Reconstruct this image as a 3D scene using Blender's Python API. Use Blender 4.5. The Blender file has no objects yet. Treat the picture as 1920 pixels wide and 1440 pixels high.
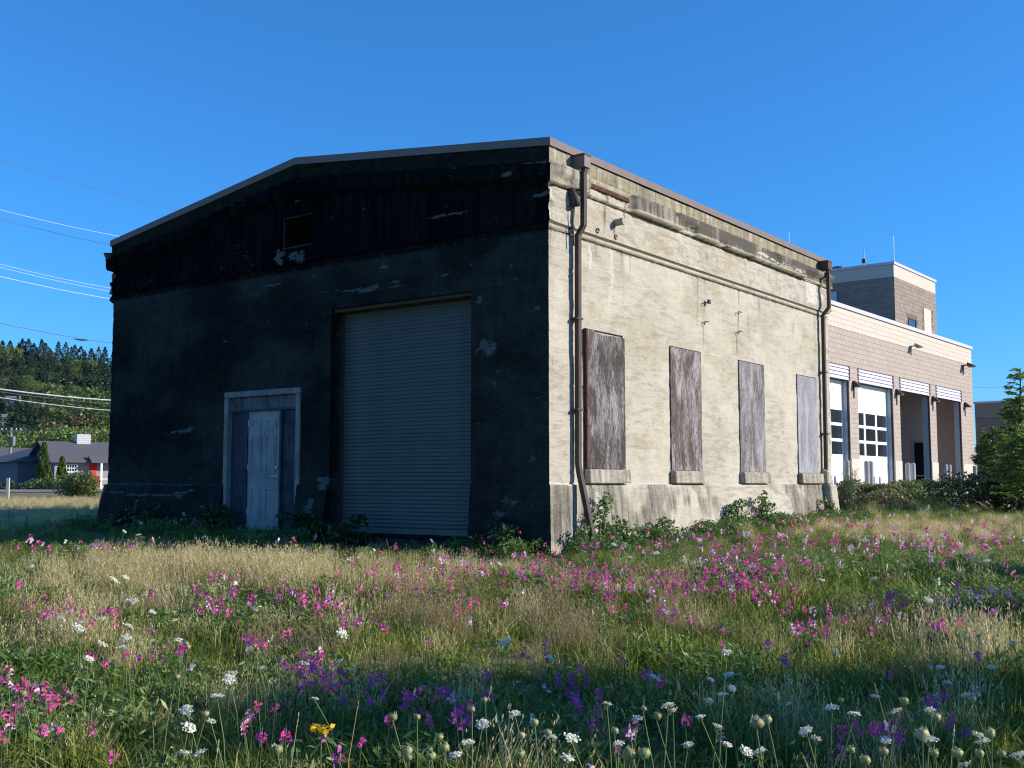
import bpy, math, random
import numpy as np
from mathutils import Vector, Matrix, Euler
R = math.radians
rnd = random.Random(7)
S = bpy.context.scene
C = S.collection

# ------------------------------------------------------------------ camera, sky, sun, exposure
F = 2090.0                                   # focal length in pixels of the 1920 x 1440 picture
PITCH = math.atan(187.0 / F)
EYE = Vector((0, 0, 0.87))
cd = bpy.data.cameras.new("camera"); cam = bpy.data.objects.new("camera", cd); C.objects.link(cam)
cd.sensor_width = 36; cd.sensor_fit = 'HORIZONTAL'; cd.lens = 36 * F / 1920
cd.clip_start = 0.05; cd.clip_end = 6000
cam.location = EYE; cam.rotation_euler = (math.pi / 2 + PITCH, 0, 0)
S.camera = cam
SUN_EL = R(23); SUN_AZ = math.atan2(-0.10, 1.0)        # azimuth measured from +X
sun_dir = Vector((math.cos(SUN_EL) * math.cos(SUN_AZ), math.cos(SUN_EL) * math.sin(SUN_AZ), math.sin(SUN_EL)))
w = bpy.data.worlds.new("World"); S.world = w; w.use_nodes = True
wn = w.node_tree.nodes; wl = w.node_tree.links
bg = wn['Background']; sky = wn.new('ShaderNodeTexSky'); sky.sky_type = 'NISHITA'
sky.sun_disc = False; sky.sun_elevation = SUN_EL; sky.sun_rotation = math.atan2(sun_dir.x, sun_dir.y)
sky.air_density = 4.0; sky.dust_density = 0.0; sky.ozone_density = 10; sky.altitude = 10000
hs_n = wn.new('ShaderNodeHueSaturation'); hs_n.inputs['Saturation'].default_value = 1.07
wl.new(sky.outputs[0], hs_n.inputs['Color']); wl.new(hs_n.outputs[0], bg.inputs[0]); bg.inputs[1].default_value = 0.15
ld = bpy.data.lights.new("sun", 'SUN'); ld.energy = 5.0; ld.angle = R(0.5); ld.color = (1.0, 0.92, 0.80)
sun = bpy.data.objects.new("sun", ld); C.objects.link(sun)
sun.rotation_euler = sun_dir.to_track_quat('Z', 'Y').to_euler(); sun.location = (30, -3, 30)
S.view_settings.view_transform = 'Standard'; S.view_settings.look = 'None'
S.view_settings.exposure = 0.45; S.view_settings.gamma = 1; S.view_settings.use_curve_mapping = False
S.cycles.filter_width = 1.15; S.cycles.max_bounces = 6; S.cycles.diffuse_bounces = 3; S.cycles.transparent_max_bounces = 8

# ------------------------------------------------------------------ helpers
def ray(px, py):
    d = Vector(((px - 960) / F, (720 - py) / F, -1)); d.rotate(cam.rotation_euler); return d
def project(X, Y, Z):
    c, s = math.cos(PITCH), math.sin(PITCH)
    z = Z - EYE.z
    dep = Y * c + z * s; up = -Y * s + z * c
    dep = np.maximum(dep, 0.1)
    return 960 + F * X / dep, 720 - F * up / dep
def at_depth(px, py, Y):
    d = ray(px, py); k = Y / d.y; return EYE + d * k

GY = [-400, -20, 3, 6, 10, 14, 18, 24, 34, 60, 100, 160, 3000]
GZ = [-1.0, -.85, -.78, -.68, -.42, -.17, -.02, .10, .16, .22, .36, .45, .5]
def ground_np(X, Y):
    z = np.interp(Y, GY, GZ)
    fade = np.clip(1 - (np.hypot(X, Y) - 40) / 30, 0, 1)
    z = z + fade * (.035 * np.sin(X * .9 + 1.3) * np.cos(Y * .75) + .025 * np.sin(X * 2.1 + Y * 1.7) + .02*np.sin(X*.33+Y*.4))
    return z
def gz(x, y): return float(ground_np(np.array([x], float), np.array([y], float))[0])
def on_ground(px, py, h=0.0):
    d = ray(px, py)
    lo, hi = 1.5, 200.0
    f = lambda k: (EYE.z + d.z * k) - (gz(d.x * k, d.y * k) + h)
    k = lo
    while k < hi:
        if f(k) <= 0: break
        k *= 1.02
    p = EYE + d * k; return Vector((p.x, p.y, gz(p.x, p.y)))

def hsh(ix, iy, seed):
    n = (ix.astype(np.int64) * 374761393 + iy.astype(np.int64) * 668265263 + seed * 982451653) & 0x7fffffff
    n = (n ^ (n >> 13)) * 1274126177 & 0x7fffffff
    return ((n ^ (n >> 16)) & 0xffff) / 65535.0
def vnoise(x, y, seed=0):
    x = np.asarray(x, float); y = np.asarray(y, float)
    x0 = np.floor(x); y0 = np.floor(y); fx = x - x0; fy = y - y0
    fx = fx * fx * (3 - 2 * fx); fy = fy * fy * (3 - 2 * fy)
    a = hsh(x0, y0, seed); b = hsh(x0 + 1, y0, seed); c = hsh(x0, y0 + 1, seed); d = hsh(x0 + 1, y0 + 1, seed)
    return (a * (1 - fx) + b * fx) * (1 - fy) + (c * (1 - fx) + d * fx) * fy
def fbm(x, y, seed=0, octs=4):
    t = 0; amp = .5
    for o in range(octs):
        t = t + amp * vnoise(x * 2 ** o, y * 2 ** o, seed + o * 17); amp *= .5
    return t / (1 - .5 ** octs)
def sstep(a, b, x):
    t = np.clip((x - a) / (b - a), 0, 1); return t * t * (3 - 2 * t)

def link_mesh(name, me, mat=None, parent=None):
    o = bpy.data.objects.new(name, me); C.objects.link(o)
    if mat is not None and not len(me.materials): me.materials.append(mat)
    if parent is not None: o.parent = parent
    return o
def mesh(name, verts, faces):
    me = bpy.data.meshes.new(name); me.from_pydata([tuple(v) for v in verts], [], faces); me.update(); return me
def np_mesh(name, V, Q=None, T=None, smooth=False):
    """verts (n,3), quads (m,4), tris (k,3)"""
    me = bpy.data.meshes.new(name)
    Q = np.zeros((0, 4), int) if Q is None else np.asarray(Q); T = np.zeros((0, 3), int) if T is None else np.asarray(T)
    me.vertices.add(len(V)); me.vertices.foreach_set('co', np.asarray(V, np.float32).ravel())
    nl = len(Q) * 4 + len(T) * 3
    me.loops.add(nl); me.loops.foreach_set('vertex_index', np.concatenate([Q.ravel(), T.ravel()]).astype(np.int32))
    me.polygons.add(len(Q) + len(T))
    st = np.concatenate([np.arange(len(Q)) * 4, len(Q) * 4 + np.arange(len(T)) * 3]).astype(np.int32)
    me.polygons.foreach_set('loop_start', st)
    if smooth: me.polygons.foreach_set('use_smooth', np.ones(len(Q) + len(T), bool))
    me.update(calc_edges=True); me.validate(); return me
def empty(name, loc=(0, 0, 0), rz=0, parent=None):
    o = bpy.data.objects.new(name, None); C.objects.link(o); o.location = loc; o.rotation_euler = (0, 0, rz)
    o.empty_display_size = .1
    if parent is not None: o.parent = parent
    return o
def tag(o, label=None, cat=None, group=None, kind=None):
    if label: o['label'] = label
    if cat: o['category'] = cat
    if group: o['group'] = group
    if kind: o['kind'] = kind
    return o

class MB:
    def __init__(s): s.v = []; s.f = []
    def poly(s, pts):
        n = len(s.v); s.v += [tuple(p) for p in pts]; s.f.append(list(range(n, n + len(pts)))); return s
    def box(s, x0, x1, y0, y1, z0, z1):
        n = len(s.v)
        s.v += [(x0, y0, z0), (x1, y0, z0), (x1, y1, z0), (x0, y1, z0), (x0, y0, z1), (x1, y0, z1), (x1, y1, z1), (x0, y1, z1)]
        s.f += [[n + i for i in q] for q in ((0, 3, 2, 1), (4, 5, 6, 7), (0, 1, 5, 4), (1, 2, 6, 5), (2, 3, 7, 6), (3, 0, 4, 7))]
        return s
    def hexa(s, lo, hi):            # lo: 4 pts, hi: 4 pts
        n = len(s.v); s.v += [tuple(p) for p in lo] + [tuple(p) for p in hi]
        s.f += [[n + i for i in q] for q in ((0, 3, 2, 1), (4, 5, 6, 7), (0, 1, 5, 4), (1, 2, 6, 5), (2, 3, 7, 6), (3, 0, 4, 7))]
        return s
    def prism(s, pts, d):           # polygon extruded by vector d
        n = len(s.v); k = len(pts); d = Vector(d)
        s.v += [tuple(p) for p in pts] + [tuple(Vector(p) + d) for p in pts]
        s.f.append([n + i for i in range(k)][::-1]); s.f.append([n + k + i for i in range(k)])
        for i in range(k): j = (i + 1) % k; s.f.append([n + i, n + j, n + k + j, n + k + i])
        return s
    def tube(s, pts, rad, n=8, cap=True, flat=None):
        """round tube; flat=(hw,hd) makes a rectangular section with the wide side along the first frame axis"""
        pts = [Vector(p) for p in pts]; rings = []
        k = len(pts)
        rr = rad if isinstance(rad, (list, tuple)) else [rad] * k
        for i, p in enumerate(pts):
            t = (pts[min(i + 1, k - 1)] - pts[max(i - 1, 0)]).normalized()
            ref = Vector((1, 0, 0)) if (flat or abs(t.x) < .9) else Vector((0, 1, 0))
            b = t.cross(ref).normalized(); a = b.cross(t).normalized()
            base = len(s.v)
            if flat: ring = [a * sx * flat[0] + b * sy * flat[1] for sx, sy in ((-1, -1), (1, -1), (1, 1), (-1, 1))]; m = 4
            else: ring = [(a * math.cos(2 * math.pi * q / n) + b * math.sin(2 * math.pi * q / n)) * rr[i] for q in range(n)]; m = n
            s.v += [tuple(p + c) for c in ring]; rings.append(base)
        for i in range(k - 1):
            for q in range(m):
                s.f.append([rings[i] + q, rings[i] + (q + 1) % m, rings[i + 1] + (q + 1) % m, rings[i + 1] + q])
        if cap: s.f.append([rings[0] + q for q in range(m)][::-1]); s.f.append([rings[-1] + q for q in range(m)])
        return s
    def build(s, name, mat, parent=None, smooth=False, bevel=0):
        me = mesh(name, s.v, s.f)
        if smooth:
            for p in me.polygons: p.use_smooth = True
        o = link_mesh(name, me, mat, parent)
        if bevel:
            m = o.modifiers.new('bevel', 'BEVEL'); m.width = bevel; m.segments = 1
        return o

# ------------------------------------------------------------------ materials
class NT:
    def __init__(s, name):
        s.m = bpy.data.materials.new(name); s.m.use_nodes = True; s.t = s.m.node_tree
        s.p = s.t.nodes['Principled BSDF']; s.out = s.t.nodes['Material Output']
        s.p.inputs['Specular IOR Level'].default_value = .3
    def n(s, ty, **kw):
        x = s.t.nodes.new(ty)
        for k, v in kw.items(): setattr(x, k, v)
        return x
    def l(s, a, b): s.t.links.new(a, b)
    def setv(s, x, name, v):
        if hasattr(v, 'is_output'): s.l(v, x.inputs[name])
        elif v is not None: x.inputs[name].default_value = v
    def coord(s, kind='Object', scale=(1, 1, 1)):
        c = s.n('ShaderNodeTexCoord'); mp = s.n('ShaderNodeMapping'); s.l(c.outputs[kind], mp.inputs[0])
        mp.inputs['Scale'].default_value = scale; return mp.outputs[0]
    def noise(s, vec, scale, detail=4, rough=.55, dist=0):
        x = s.n('ShaderNodeTexNoise'); s.l(vec, x.inputs['Vector']); x.inputs['Scale'].default_value = scale
        x.inputs['Detail'].default_value = detail; x.inputs['Roughness'].default_value = rough
        x.inputs['Distortion'].default_value = dist; return x.outputs[0]
    def ramp(s, fac, stops, interp='LINEAR'):
        x = s.n('ShaderNodeValToRGB'); s.l(fac, x.inputs[0]); cr = x.color_ramp; cr.interpolation = interp
        while len(cr.elements) < len(stops): cr.elements.new(.5)
        for e, (p, c) in zip(cr.elements, stops):
            e.position = p; e.color = (c, c, c, 1) if isinstance(c, (int, float)) else (*c, 1)
        return x.outputs[0]
    def mix(s, fac, a, b, blend='MIX'):
        x = s.n('ShaderNodeMix', data_type='RGBA', blend_type=blend)
        for idx, v in ((0, fac), (6, a), (7, b)):
            if hasattr(v, 'is_output'): s.l(v, x.inputs[idx])
            elif idx == 0: x.inputs[0].default_value = v
            else: x.inputs[idx].default_value = (*v, 1)
        return x.outputs[2]
    def math(s, op, a, b=None, clamp=False):
        x = s.n('ShaderNodeMath', operation=op, use_clamp=clamp)
        for i, v in ((0, a), (1, b)):
            if v is None: continue
            if hasattr(v, 'is_output'): s.l(v, x.inputs[i])
            else: x.inputs[i].default_value = v
        return x.outputs[0]
    def attr(s, name):
        x = s.n('ShaderNodeAttribute'); x.attribute_name = name; return x.outputs['Fac']
    def bump(s, h, strength=.5, dist=.01):
        x = s.n('ShaderNodeBump'); s.l(h, x.inputs['Height']); x.inputs['Strength'].default_value = strength
        x.inputs['Distance'].default_value = dist; s.l(x.outputs[0], s.p.inputs['Normal']); return x
    def done(s, col=None, rough=.9, metal=0):
        if col is not None:
            if hasattr(col, 'is_output'): s.l(col, s.p.inputs['Base Color'])
            else: s.p.inputs['Base Color'].default_value = (*col, 1)
        s.setv(s.p, 'Roughness', rough); s.p.inputs['Metallic'].default_value = metal
        return s.m

def plain(name, col, rough=.8, var=.18, scale=6, metal=0, stretch=(1, 1, 1), bump=0, coord='Object'):
    t = NT(name); v = t.coord(coord, stretch); nz = t.noise(v, scale)
    c = t.mix(t.ramp(nz, [(.3, 0.0), (.7, 1.0)]), tuple(x * (1 - var) for x in col), tuple(min(1, x * (1 + var)) for x in col))
    if bump: t.bump(t.noise(v, scale * 4), bump, .01)
    return t.done(c, rough, metal)

def concrete(name, base_a, base_b, pale, grime_shade, lichen, streak=1.0, wash=(.50, .46, .375)):
    """board-formed concrete: attributes grime, spall, lichen come from the wall's own relief mesh"""
    t = NT(name)
    v = t.coord('Object'); vb = t.coord('Object', (1, 1, 5.5)); vs = t.coord('Object', (3.2, 3.2, .28))
    big = t.noise(v, .9, 6, .6, .3); board = t.noise(vb, 2.2, 8, .68, .2); fine = t.noise(v, 28, 5, .7); st = t.noise(vs, 2.6, 6, .62)
    mid = t.noise(vb, 7.0, 6, .72, .6)
    c = t.mix(t.ramp(big, [(.36, 0.0), (.62, 1.0)]), base_a, base_b)
    c = t.mix(t.math('MULTIPLY', t.ramp(board, [(.50, 0.0), (.60, 1.0)]), .6), c, tuple(x * .62 for x in base_b))
    c = t.mix(t.math('MULTIPLY', t.ramp(t.noise(t.coord('Object', (1, 1, 2.2)), 1.7, 7, .72, 1.2), [(.52, 0.0), (.60, 1.0)]), .45), c, tuple(x * f for x, f in zip(base_b, (.72, .66, .52))))
    c = t.mix(t.math('MULTIPLY', t.ramp(mid, [(.56, 0.0), (.68, 1.0)]), .5), c, tuple(x * .5 for x in base_b))
    c = t.mix(t.math('MULTIPLY', t.ramp(mid, [(.27, 1.0), (.40, 0.0)]), .55), c, pale)
    c = t.mix(t.math('MULTIPLY', t.attr('wash'), t.ramp(t.noise(v, 3.5, 7, .7), [(.35, .35), (.62, 1.0)])), c, wash)
    li = t.math('MULTIPLY', t.attr('lichen'), t.ramp(t.noise(v, 5, 5, .7), [(.4, 0.0), (.58, 1.0)]))
    c = t.mix(t.math('MULTIPLY', li, .8), c, lichen)
    g = t.math('ADD', t.math('MULTIPLY', t.attr('grime_shade'), 1.0), t.math('MULTIPLY', t.math('SUBTRACT', st, .5), 1.3 * streak))
    g = t.math('ADD', g, t.math('MULTIPLY', t.math('SUBTRACT', fine, .5), .5))
    gm = t.ramp(g, [(.22, 0.0), (.75, 1.0)])
    gm2 = t.math('MULTIPLY', gm, t.ramp(t.attr('grime_shade'), [(0.0, .25), (.3, 1.0)]))
    c = t.mix(t.math('MULTIPLY', gm2, .92), c, grime_shade)
    sp = t.math('ADD', t.attr('spall'), t.math('MULTIPLY', t.math('SUBTRACT', t.noise(t.coord('Object', (1, 1, 2.4)), 9, 8, .8), .5), 1.5))
    spm = t.ramp(sp, [(.44, 0.0), (.56, 1.0)])
    c = t.mix(spm, c, t.mix(fine, tuple(x * .7 for x in pale), pale))
    c = t.mix(t.ramp(fine, [(.30, .35), (.42, 0.0)]), c, tuple(x * .35 for x in base_b))
    sz = t.n('ShaderNodeSeparateXYZ'); t.l(v, sz.inputs[0])
    wob = t.math('MULTIPLY', t.noise(t.coord('Object', (1, 1, .3)), 1.6, 5, .6), .05)
    for per, ph, th in ((.205, .0, (.52, .60)), (.105, .3, (.60, .68))):
        zf = t.math('FRACT', t.math('ADD', t.math('DIVIDE', t.math('ADD', sz.outputs[2], wob), per), ph))
        ln = t.ramp(zf, [(0.0, 1.0), (.035 * .205 / per, 0.0), (1.0, 0.0)])
        ln = t.math('MULTIPLY', ln, t.ramp(t.noise(t.coord('Object', (1, 1, 2.5)), 1.3 + 3 * per, 6, .7), [(th[0] - .04, 0.0), (th[1] - .04, 1.0)]))
        c = t.mix(t.math('MULTIPLY', ln, .6), c, tuple(x * .32 for x in base_b))
    pit = t.math('MULTIPLY', t.ramp(t.noise(t.coord('Object', (1, 1, 3.2)), 15, 4, .6), [(.60, 0.0), (.64, 1.0)]), t.ramp(t.noise(v, 1.0, 5, .65), [(.47, 0.0), (.56, 1.0)]))
    c = t.mix(t.math('MULTIPLY', pit, .62), c, tuple(x * .38 for x in base_b))
    h = t.math('ADD', t.math('MULTIPLY', board, 1.2), t.math('ADD', t.math('MULTIPLY', fine, .45), mid))
    t.bump(h, .6, .012); t.p.inputs['Specular IOR Level'].default_value = .0 if streak < 1 else .2
    return t.done(c, .93)

M = {}
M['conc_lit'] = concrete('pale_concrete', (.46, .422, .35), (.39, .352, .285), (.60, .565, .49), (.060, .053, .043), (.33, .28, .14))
M['conc_dark'] = concrete('stained_shade_dark_concrete', (.024, .027, .024), (.011, .013, .015), (.12, .13, .13), (.003, .0035, .006), (.024, .028, .017), .9, (.046, .050, .045))  # stained wall, with the front's deep shade put into the colour too
M['flash'] = plain('brown_metal_flashing', (.20, .165, .155), .7, .06, 3); M['flash'].node_tree.nodes['Principled BSDF'].inputs['Specular IOR Level'].default_value = .05
M['pipe'] = plain('brown_painted_downpipe', (.085, .066, .056), .65, .12, 4); M['pipe'].node_tree.nodes['Principled BSDF'].inputs['Specular IOR Level'].default_value = .1
M['roof_felt'] = plain('grey_roof_felt', (.14, .14, .14), .9)
M['rust'] = plain('rust', (.11, .045, .032), .9, .55, 18, bump=.4)
M['dark_metal'] = plain('dark_iron', (.05, .042, .04), .6, .3, 20)
M['black'] = plain('black_gap', (.01, .01, .012), .8)

def slat_mat():
    t = NT('blue_grey_shutter_steel'); v = t.coord('Generated'); nz = t.noise(t.coord('Object', (1, .5, 3)), 2.5, 5)
    oi = t.n('ShaderNodeObjectInfo').outputs['Random']
    c = t.mix(t.ramp(nz, [(.35, 0.0), (.7, 1.0)]), (.075, .092, .085), (.115, .135, .122))
    c = t.mix(t.math('MULTIPLY', oi, .3), c, (.06, .075, .075))
    return t.done(c, .5)
M['slat'] = slat_mat()
def painted_wood(name, col, worn, amount=.5, sc=9, stops=(.42, .6)):
    t = NT(name); v = t.coord('Object', (1, 1, .1)); n1 = t.noise(v, sc * 3, 6, .7, .4); n2 = t.noise(t.coord('Object'), 2.2, 4)
    f = t.math('ADD', n1, t.math('MULTIPLY', t.math('SUBTRACT', n2, .5), 1.0))
    c = t.mix(t.math('MULTIPLY', t.ramp(f, [(stops[0], 0.0), (stops[1], 1.0)]), amount), col, worn)
    t.bump(n1, .4, .006); return t.done(c, .75)
M['door_paint'] = painted_wood('worn_pale_door_paint', (.33, .32, .32), (.17, .17, .18), .6)
M['side_panel'] = painted_wood('weathered_side_panel', (.05, .06, .08), (.018, .022, .03), .9)
M['frame_paint'] = painted_wood('weathered_frame_wood', (.25, .245, .22), (.10, .10, .10), .6)
M['transom'] = painted_wood('stained_transom_panel', (.12, .125, .13), (.03, .033, .04), .9)
def board_mat(name, silver, brown, bias, sc=1.0, seed=0.0):
    t = NT(name)
    c0 = t.n('ShaderNodeTexCoord'); mp = t.n('ShaderNodeMapping'); t.l(c0.outputs['Object'], mp.inputs[0])
    mp.inputs['Location'].default_value = (seed, seed * 2, seed * 3); mp.inputs['Scale'].default_value = (1, 1, .16)
    grain = t.noise(mp.outputs[0], 34 * sc, 6, .7, 1.6)
    mp2 = t.n('ShaderNodeMapping'); t.l(c0.outputs['Object'], mp2.inputs[0]); mp2.inputs['Location'].default_value = (seed, 0, seed)
    mp2.inputs['Scale'].default_value = (1.6, 1, .5)
    patch = t.noise(mp2.outputs[0], 2.4, 5, .6, .8)
    wv = t.n('ShaderNodeTexWave', wave_type='BANDS', bands_direction='X'); t.l(mp.outputs[0], wv.inputs[0])
    wv.inputs['Scale'].default_value = 9 * sc; wv.inputs['Distortion'].default_value = 14; wv.inputs['Detail'].default_value = 3
    wv.inputs['Detail Scale'].default_value = 1.4
    f = t.math('ADD', t.math('MULTIPLY', grain, .8), t.math('MULTIPLY', patch, .95))
    f = t.math('ADD', f, t.math('MULTIPLY', wv.outputs['Fac'], .22))
    f = t.math('ADD', f, bias)
    c = t.mix(t.ramp(f, [(.72, 0.0), (.96, 1.0)]), brown, silver)
    c = t.mix(t.ramp(grain, [(.30, .8), (.42, 0.0)]), c, tuple(x * .45 for x in brown))
    t.bump(grain, .5, .006); return t.done(c, .85)
M['boards'] = [board_mat('weathered_plywood_dark', (.29, .265, .265), (.040, .030, .026), -.25, 1.7, 1.3),
               board_mat('weathered_plywood_brown', (.31, .285, .29), (.065, .040, .030), -.20, 1.4, 4.1),
               board_mat('weathered_plywood_silver', (.31, .295, .305), (.080, .064, .060), -.17, 1.7, 7.7),
               board_mat('weathered_plywood_blue_grey', (.32, .325, .36), (.17, .155, .16), -.12, 1.5, 11.2)]
M['board_edge'] = plain('red_brown_board_edge', (.09, .03, .02), .9, .4, 9)
M['metal_light'] = plain('light_metal', (.55, .55, .57), .4, .05)

# ------------------------------------------------------------------ ground, road, hill
def ground():
    def axis(n, far, p): t = np.linspace(-1, 1, n); return np.sign(t) * np.abs(t) ** p * far
    xs = np.unique(np.round(np.concatenate([axis(161, 1800, 4.2), np.arange(-16, 16.1, .4)]), 3))
    ys = np.unique(np.round(np.concatenate([np.arange(-2, 45, .4), 45 + np.linspace(0, 1, 50) ** 3 * 2500, -2 - np.linspace(0, 1, 12) ** 2 * 300]), 3))
    X, Y = np.meshgrid(xs, ys, indexing='ij'); Z = ground_np(X, Y)
    V = np.stack([X, Y, Z], -1).reshape(-1, 3); ny = len(ys)
    i, j = np.meshgrid(np.arange(len(xs) - 1), np.arange(ny - 1), indexing='ij')
    a = (i * ny + j).ravel(); Q = np.stack([a, a + ny, a + ny + 1, a + 1], -1)
    t = NT('field_soil'); v = t.coord('Object')
    c = t.mix(t.ramp(t.noise(v, .25, 6), [(.4, 0.0), (.6, 1.0)]), (.10, .11, .04), (.26, .20, .10))
    sx_ = t.n('ShaderNodeSeparateXYZ'); t.l(v, sx_.inputs[0]); c = t.mix(t.ramp(t.math('DIVIDE', sx_.outputs[1], 100), [(.25, 0.0), (.33, .8)]), c, t.mix(t.noise(v, 1.2, 5), (.20, .15, .06), (.40, .29, .15)))
    c = t.mix(t.ramp(t.noise(v, 9, 5), [(.4, 0.0), (.7, .6)]), c, (.05, .035, .02)); t.bump(t.noise(v, 12, 6), .8, .04)
    tag(link_mesh('ground', np_mesh('ground', V, Q, smooth=True), t.done(c, .95)), kind='structure')
ground()

# road past the grey house, with its pavement (runs roughly across the left background)
def strip(name, pts_l, pts_r, mat, dz, kind='structure', thick=0):
    m = MB()
    for i in range(len(pts_l) - 1):
        q = [pts_l[i], pts_l[i + 1], pts_r[i + 1], pts_r[i]]
        m.poly([(p[0], p[1], gz(p[0], p[1]) + dz) for p in q][::-1])
        if thick:
            for (p, p2) in ((q[0], q[1]), (q[3], q[2])):
                m.poly([(p[0], p[1], gz(*p) + dz), (p2[0], p2[1], gz(*p2) + dz), (p2[0], p2[1], gz(*p2) + dz - thick), (p[0], p[1], gz(*p) + dz - thick)])
    return tag(m.build(name, mat), kind=kind)
M['asphalt'] = plain('asphalt', (.055, .055, .058), .9, .2, 3)
M['paving'] = plain('pale_paving', (.30, .285, .26), .9, .12, 2)
HR = Vector((.8, .6)); HL = Vector((-.6, .8))
def road_pts(off, n=14, a=-80, b=60):
    return [tuple(Vector((-30.0, 74.0)) + Vector((.985, .17)) * (a + (b - a) * i / n) + Vector((-.17, .985)) * off) for i in range(n + 1)]
strip('verge', road_pts(-7), road_pts(9), plain('dry_verge', (.38, .28, .15), .95, .25, 1.5), .02)
strip('road', road_pts(-4), road_pts(2.4), M['asphalt'], .045)
strip('pavement', road_pts(2.4), road_pts(8.6), M['paving'], .15, thick=.14)

def hill_h(X, Y):
    base = np.clip((Y - 150) / 170, 0, 1); base = base * base * (3 - 2 * base)
    side = np.clip((-X + 60) / 170, 0, 1) ; side = side * side * (3 - 2 * side)
    return .4 + base * side * (30 + 4 * np.sin(X * .03))
def hill():
    xs = np.linspace(-420, 80, 60); ys = np.linspace(150, 520, 40)
    X, Y = np.meshgrid(xs, ys, indexing='ij'); Z = hill_h(X, Y) + .1 - np.where((X > 70) | (Y < 152), 1.0, 0)
    V = np.stack([X, Y, Z], -1).reshape(-1, 3); ny = len(ys)
    i, j = np.meshgrid(np.arange(len(xs) - 1), np.arange(ny - 1), indexing='ij'); a = (i * ny + j).ravel()
    tag(link_mesh('hill', np_mesh('hill', V, np.stack([a, a + ny, a + ny + 1, a + 1], -1), smooth=True), plain('hill_undergrowth', (.035, .05, .02), .95, .3, .2)), kind='structure')
hill()

# ------------------------------------------------------------------ the old concrete building
BA = Vector((.511, 15.32)); BYAW = R(53.63)
LX, LY = 10.67, 10.23                       # along the lit side, along the shaded front
BR = Vector((math.cos(BYAW), math.sin(BYAW))); BL = Vector((-BR.y, BR.x))
bld = empty('concrete_building', (BA.x, BA.y, 0), BYAW)
tag(bld, 'old concrete building with a dark stained, shade painted gable front and pale sunlit side', 'building')
def face_hit(px, py, axis):                 # picture point -> (distance along face, height)
    d = ray(px, py); nrm = BL if axis == 'x' else BR     # lit side lies on local y=0, front on local x=0
    dd = d.x * nrm.x + d.y * nrm.y; k = (BA.x * nrm.x + BA.y * nrm.y) / dd
    p = EYE + d * k; q = Vector((p.x, p.y)) - BA
    return (q.dot(BR if axis == 'x' else BL), p.z)
EAVE, EAVE_L, PEAK = 5.61, 5.49, 6.225        # the far eave is a little lower
def roofz(t): return np.interp(np.asarray(t, float), [0, LY / 2, LY], [EAVE, PEAK, EAVE_L])
ZNEW = [-9, 3.7, 4.48, 5.08, 5.345, 5.61, 9.5]; ZOLD = [-9, 3.7, 4.43, 5.0, 5.24, 5.50, 9.39]
def zmap(z): return np.interp(z, ZNEW, ZOLD)
def zinv(z): return float(np.interp(z, ZOLD, ZNEW))

def grid_axis(a, b, step, extra):
    g = list(np.arange(a, b, step)) + [a, b]
    g = [x for x in g if all(abs(x - e) > step * .35 for e in extra)] + [e for e in extra if a <= e <= b] + [a, b]
    return np.array(sorted(set(np.round(g, 4))))

def profile(z, rake):
    """relief of the wall face: plinth with batter, string course, cornice lip, parapet. rake = how much the cornice climbs"""
    zz = zmap(z - rake); z = zmap(z); p = np.zeros_like(z)
    p = np.where(z < .86, .045 + .13 * np.clip((.86 - z) / .9, 0, 1.3), p)
    p = np.where((z > 4.375) & (z <= 4.40), -.03, p)
    p = np.where((z > 4.40) & (z <= 4.452), .012, p)
    p = np.where((z > 4.452) & (z <= 4.483), -.05, p)
    p = np.where(z > 4.48, .045, p)
    p = np.where(zz > 5.0, .165, p)
    p = np.where(zz > 5.24, .045, p)
    return p
def corner_p(z, seed, rough=1.0):           # profile on a corner line
    p = profile(z, 0 * z); z = zmap(z)
    if seed == 11: p = np.where(z < .86, .045 + (p - .045) * .3, p)
    broke = sstep(4.86, 4.95, z) * (1 - sstep(5.2, 5.26, z))
    n = fbm(z * 9, z * 0 + seed, seed, 4)
    p = p - broke * (.02 + .09 * n) * rough
    p = p + sstep(4.4, 4.5, z) * (1 - sstep(5.2, 5.3, z)) * (n - .5) * .14 * rough + (fbm(z * 14, z * 0 + 3.3, seed + 5, 3) - .5) * .03 * rough
    return p
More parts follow.
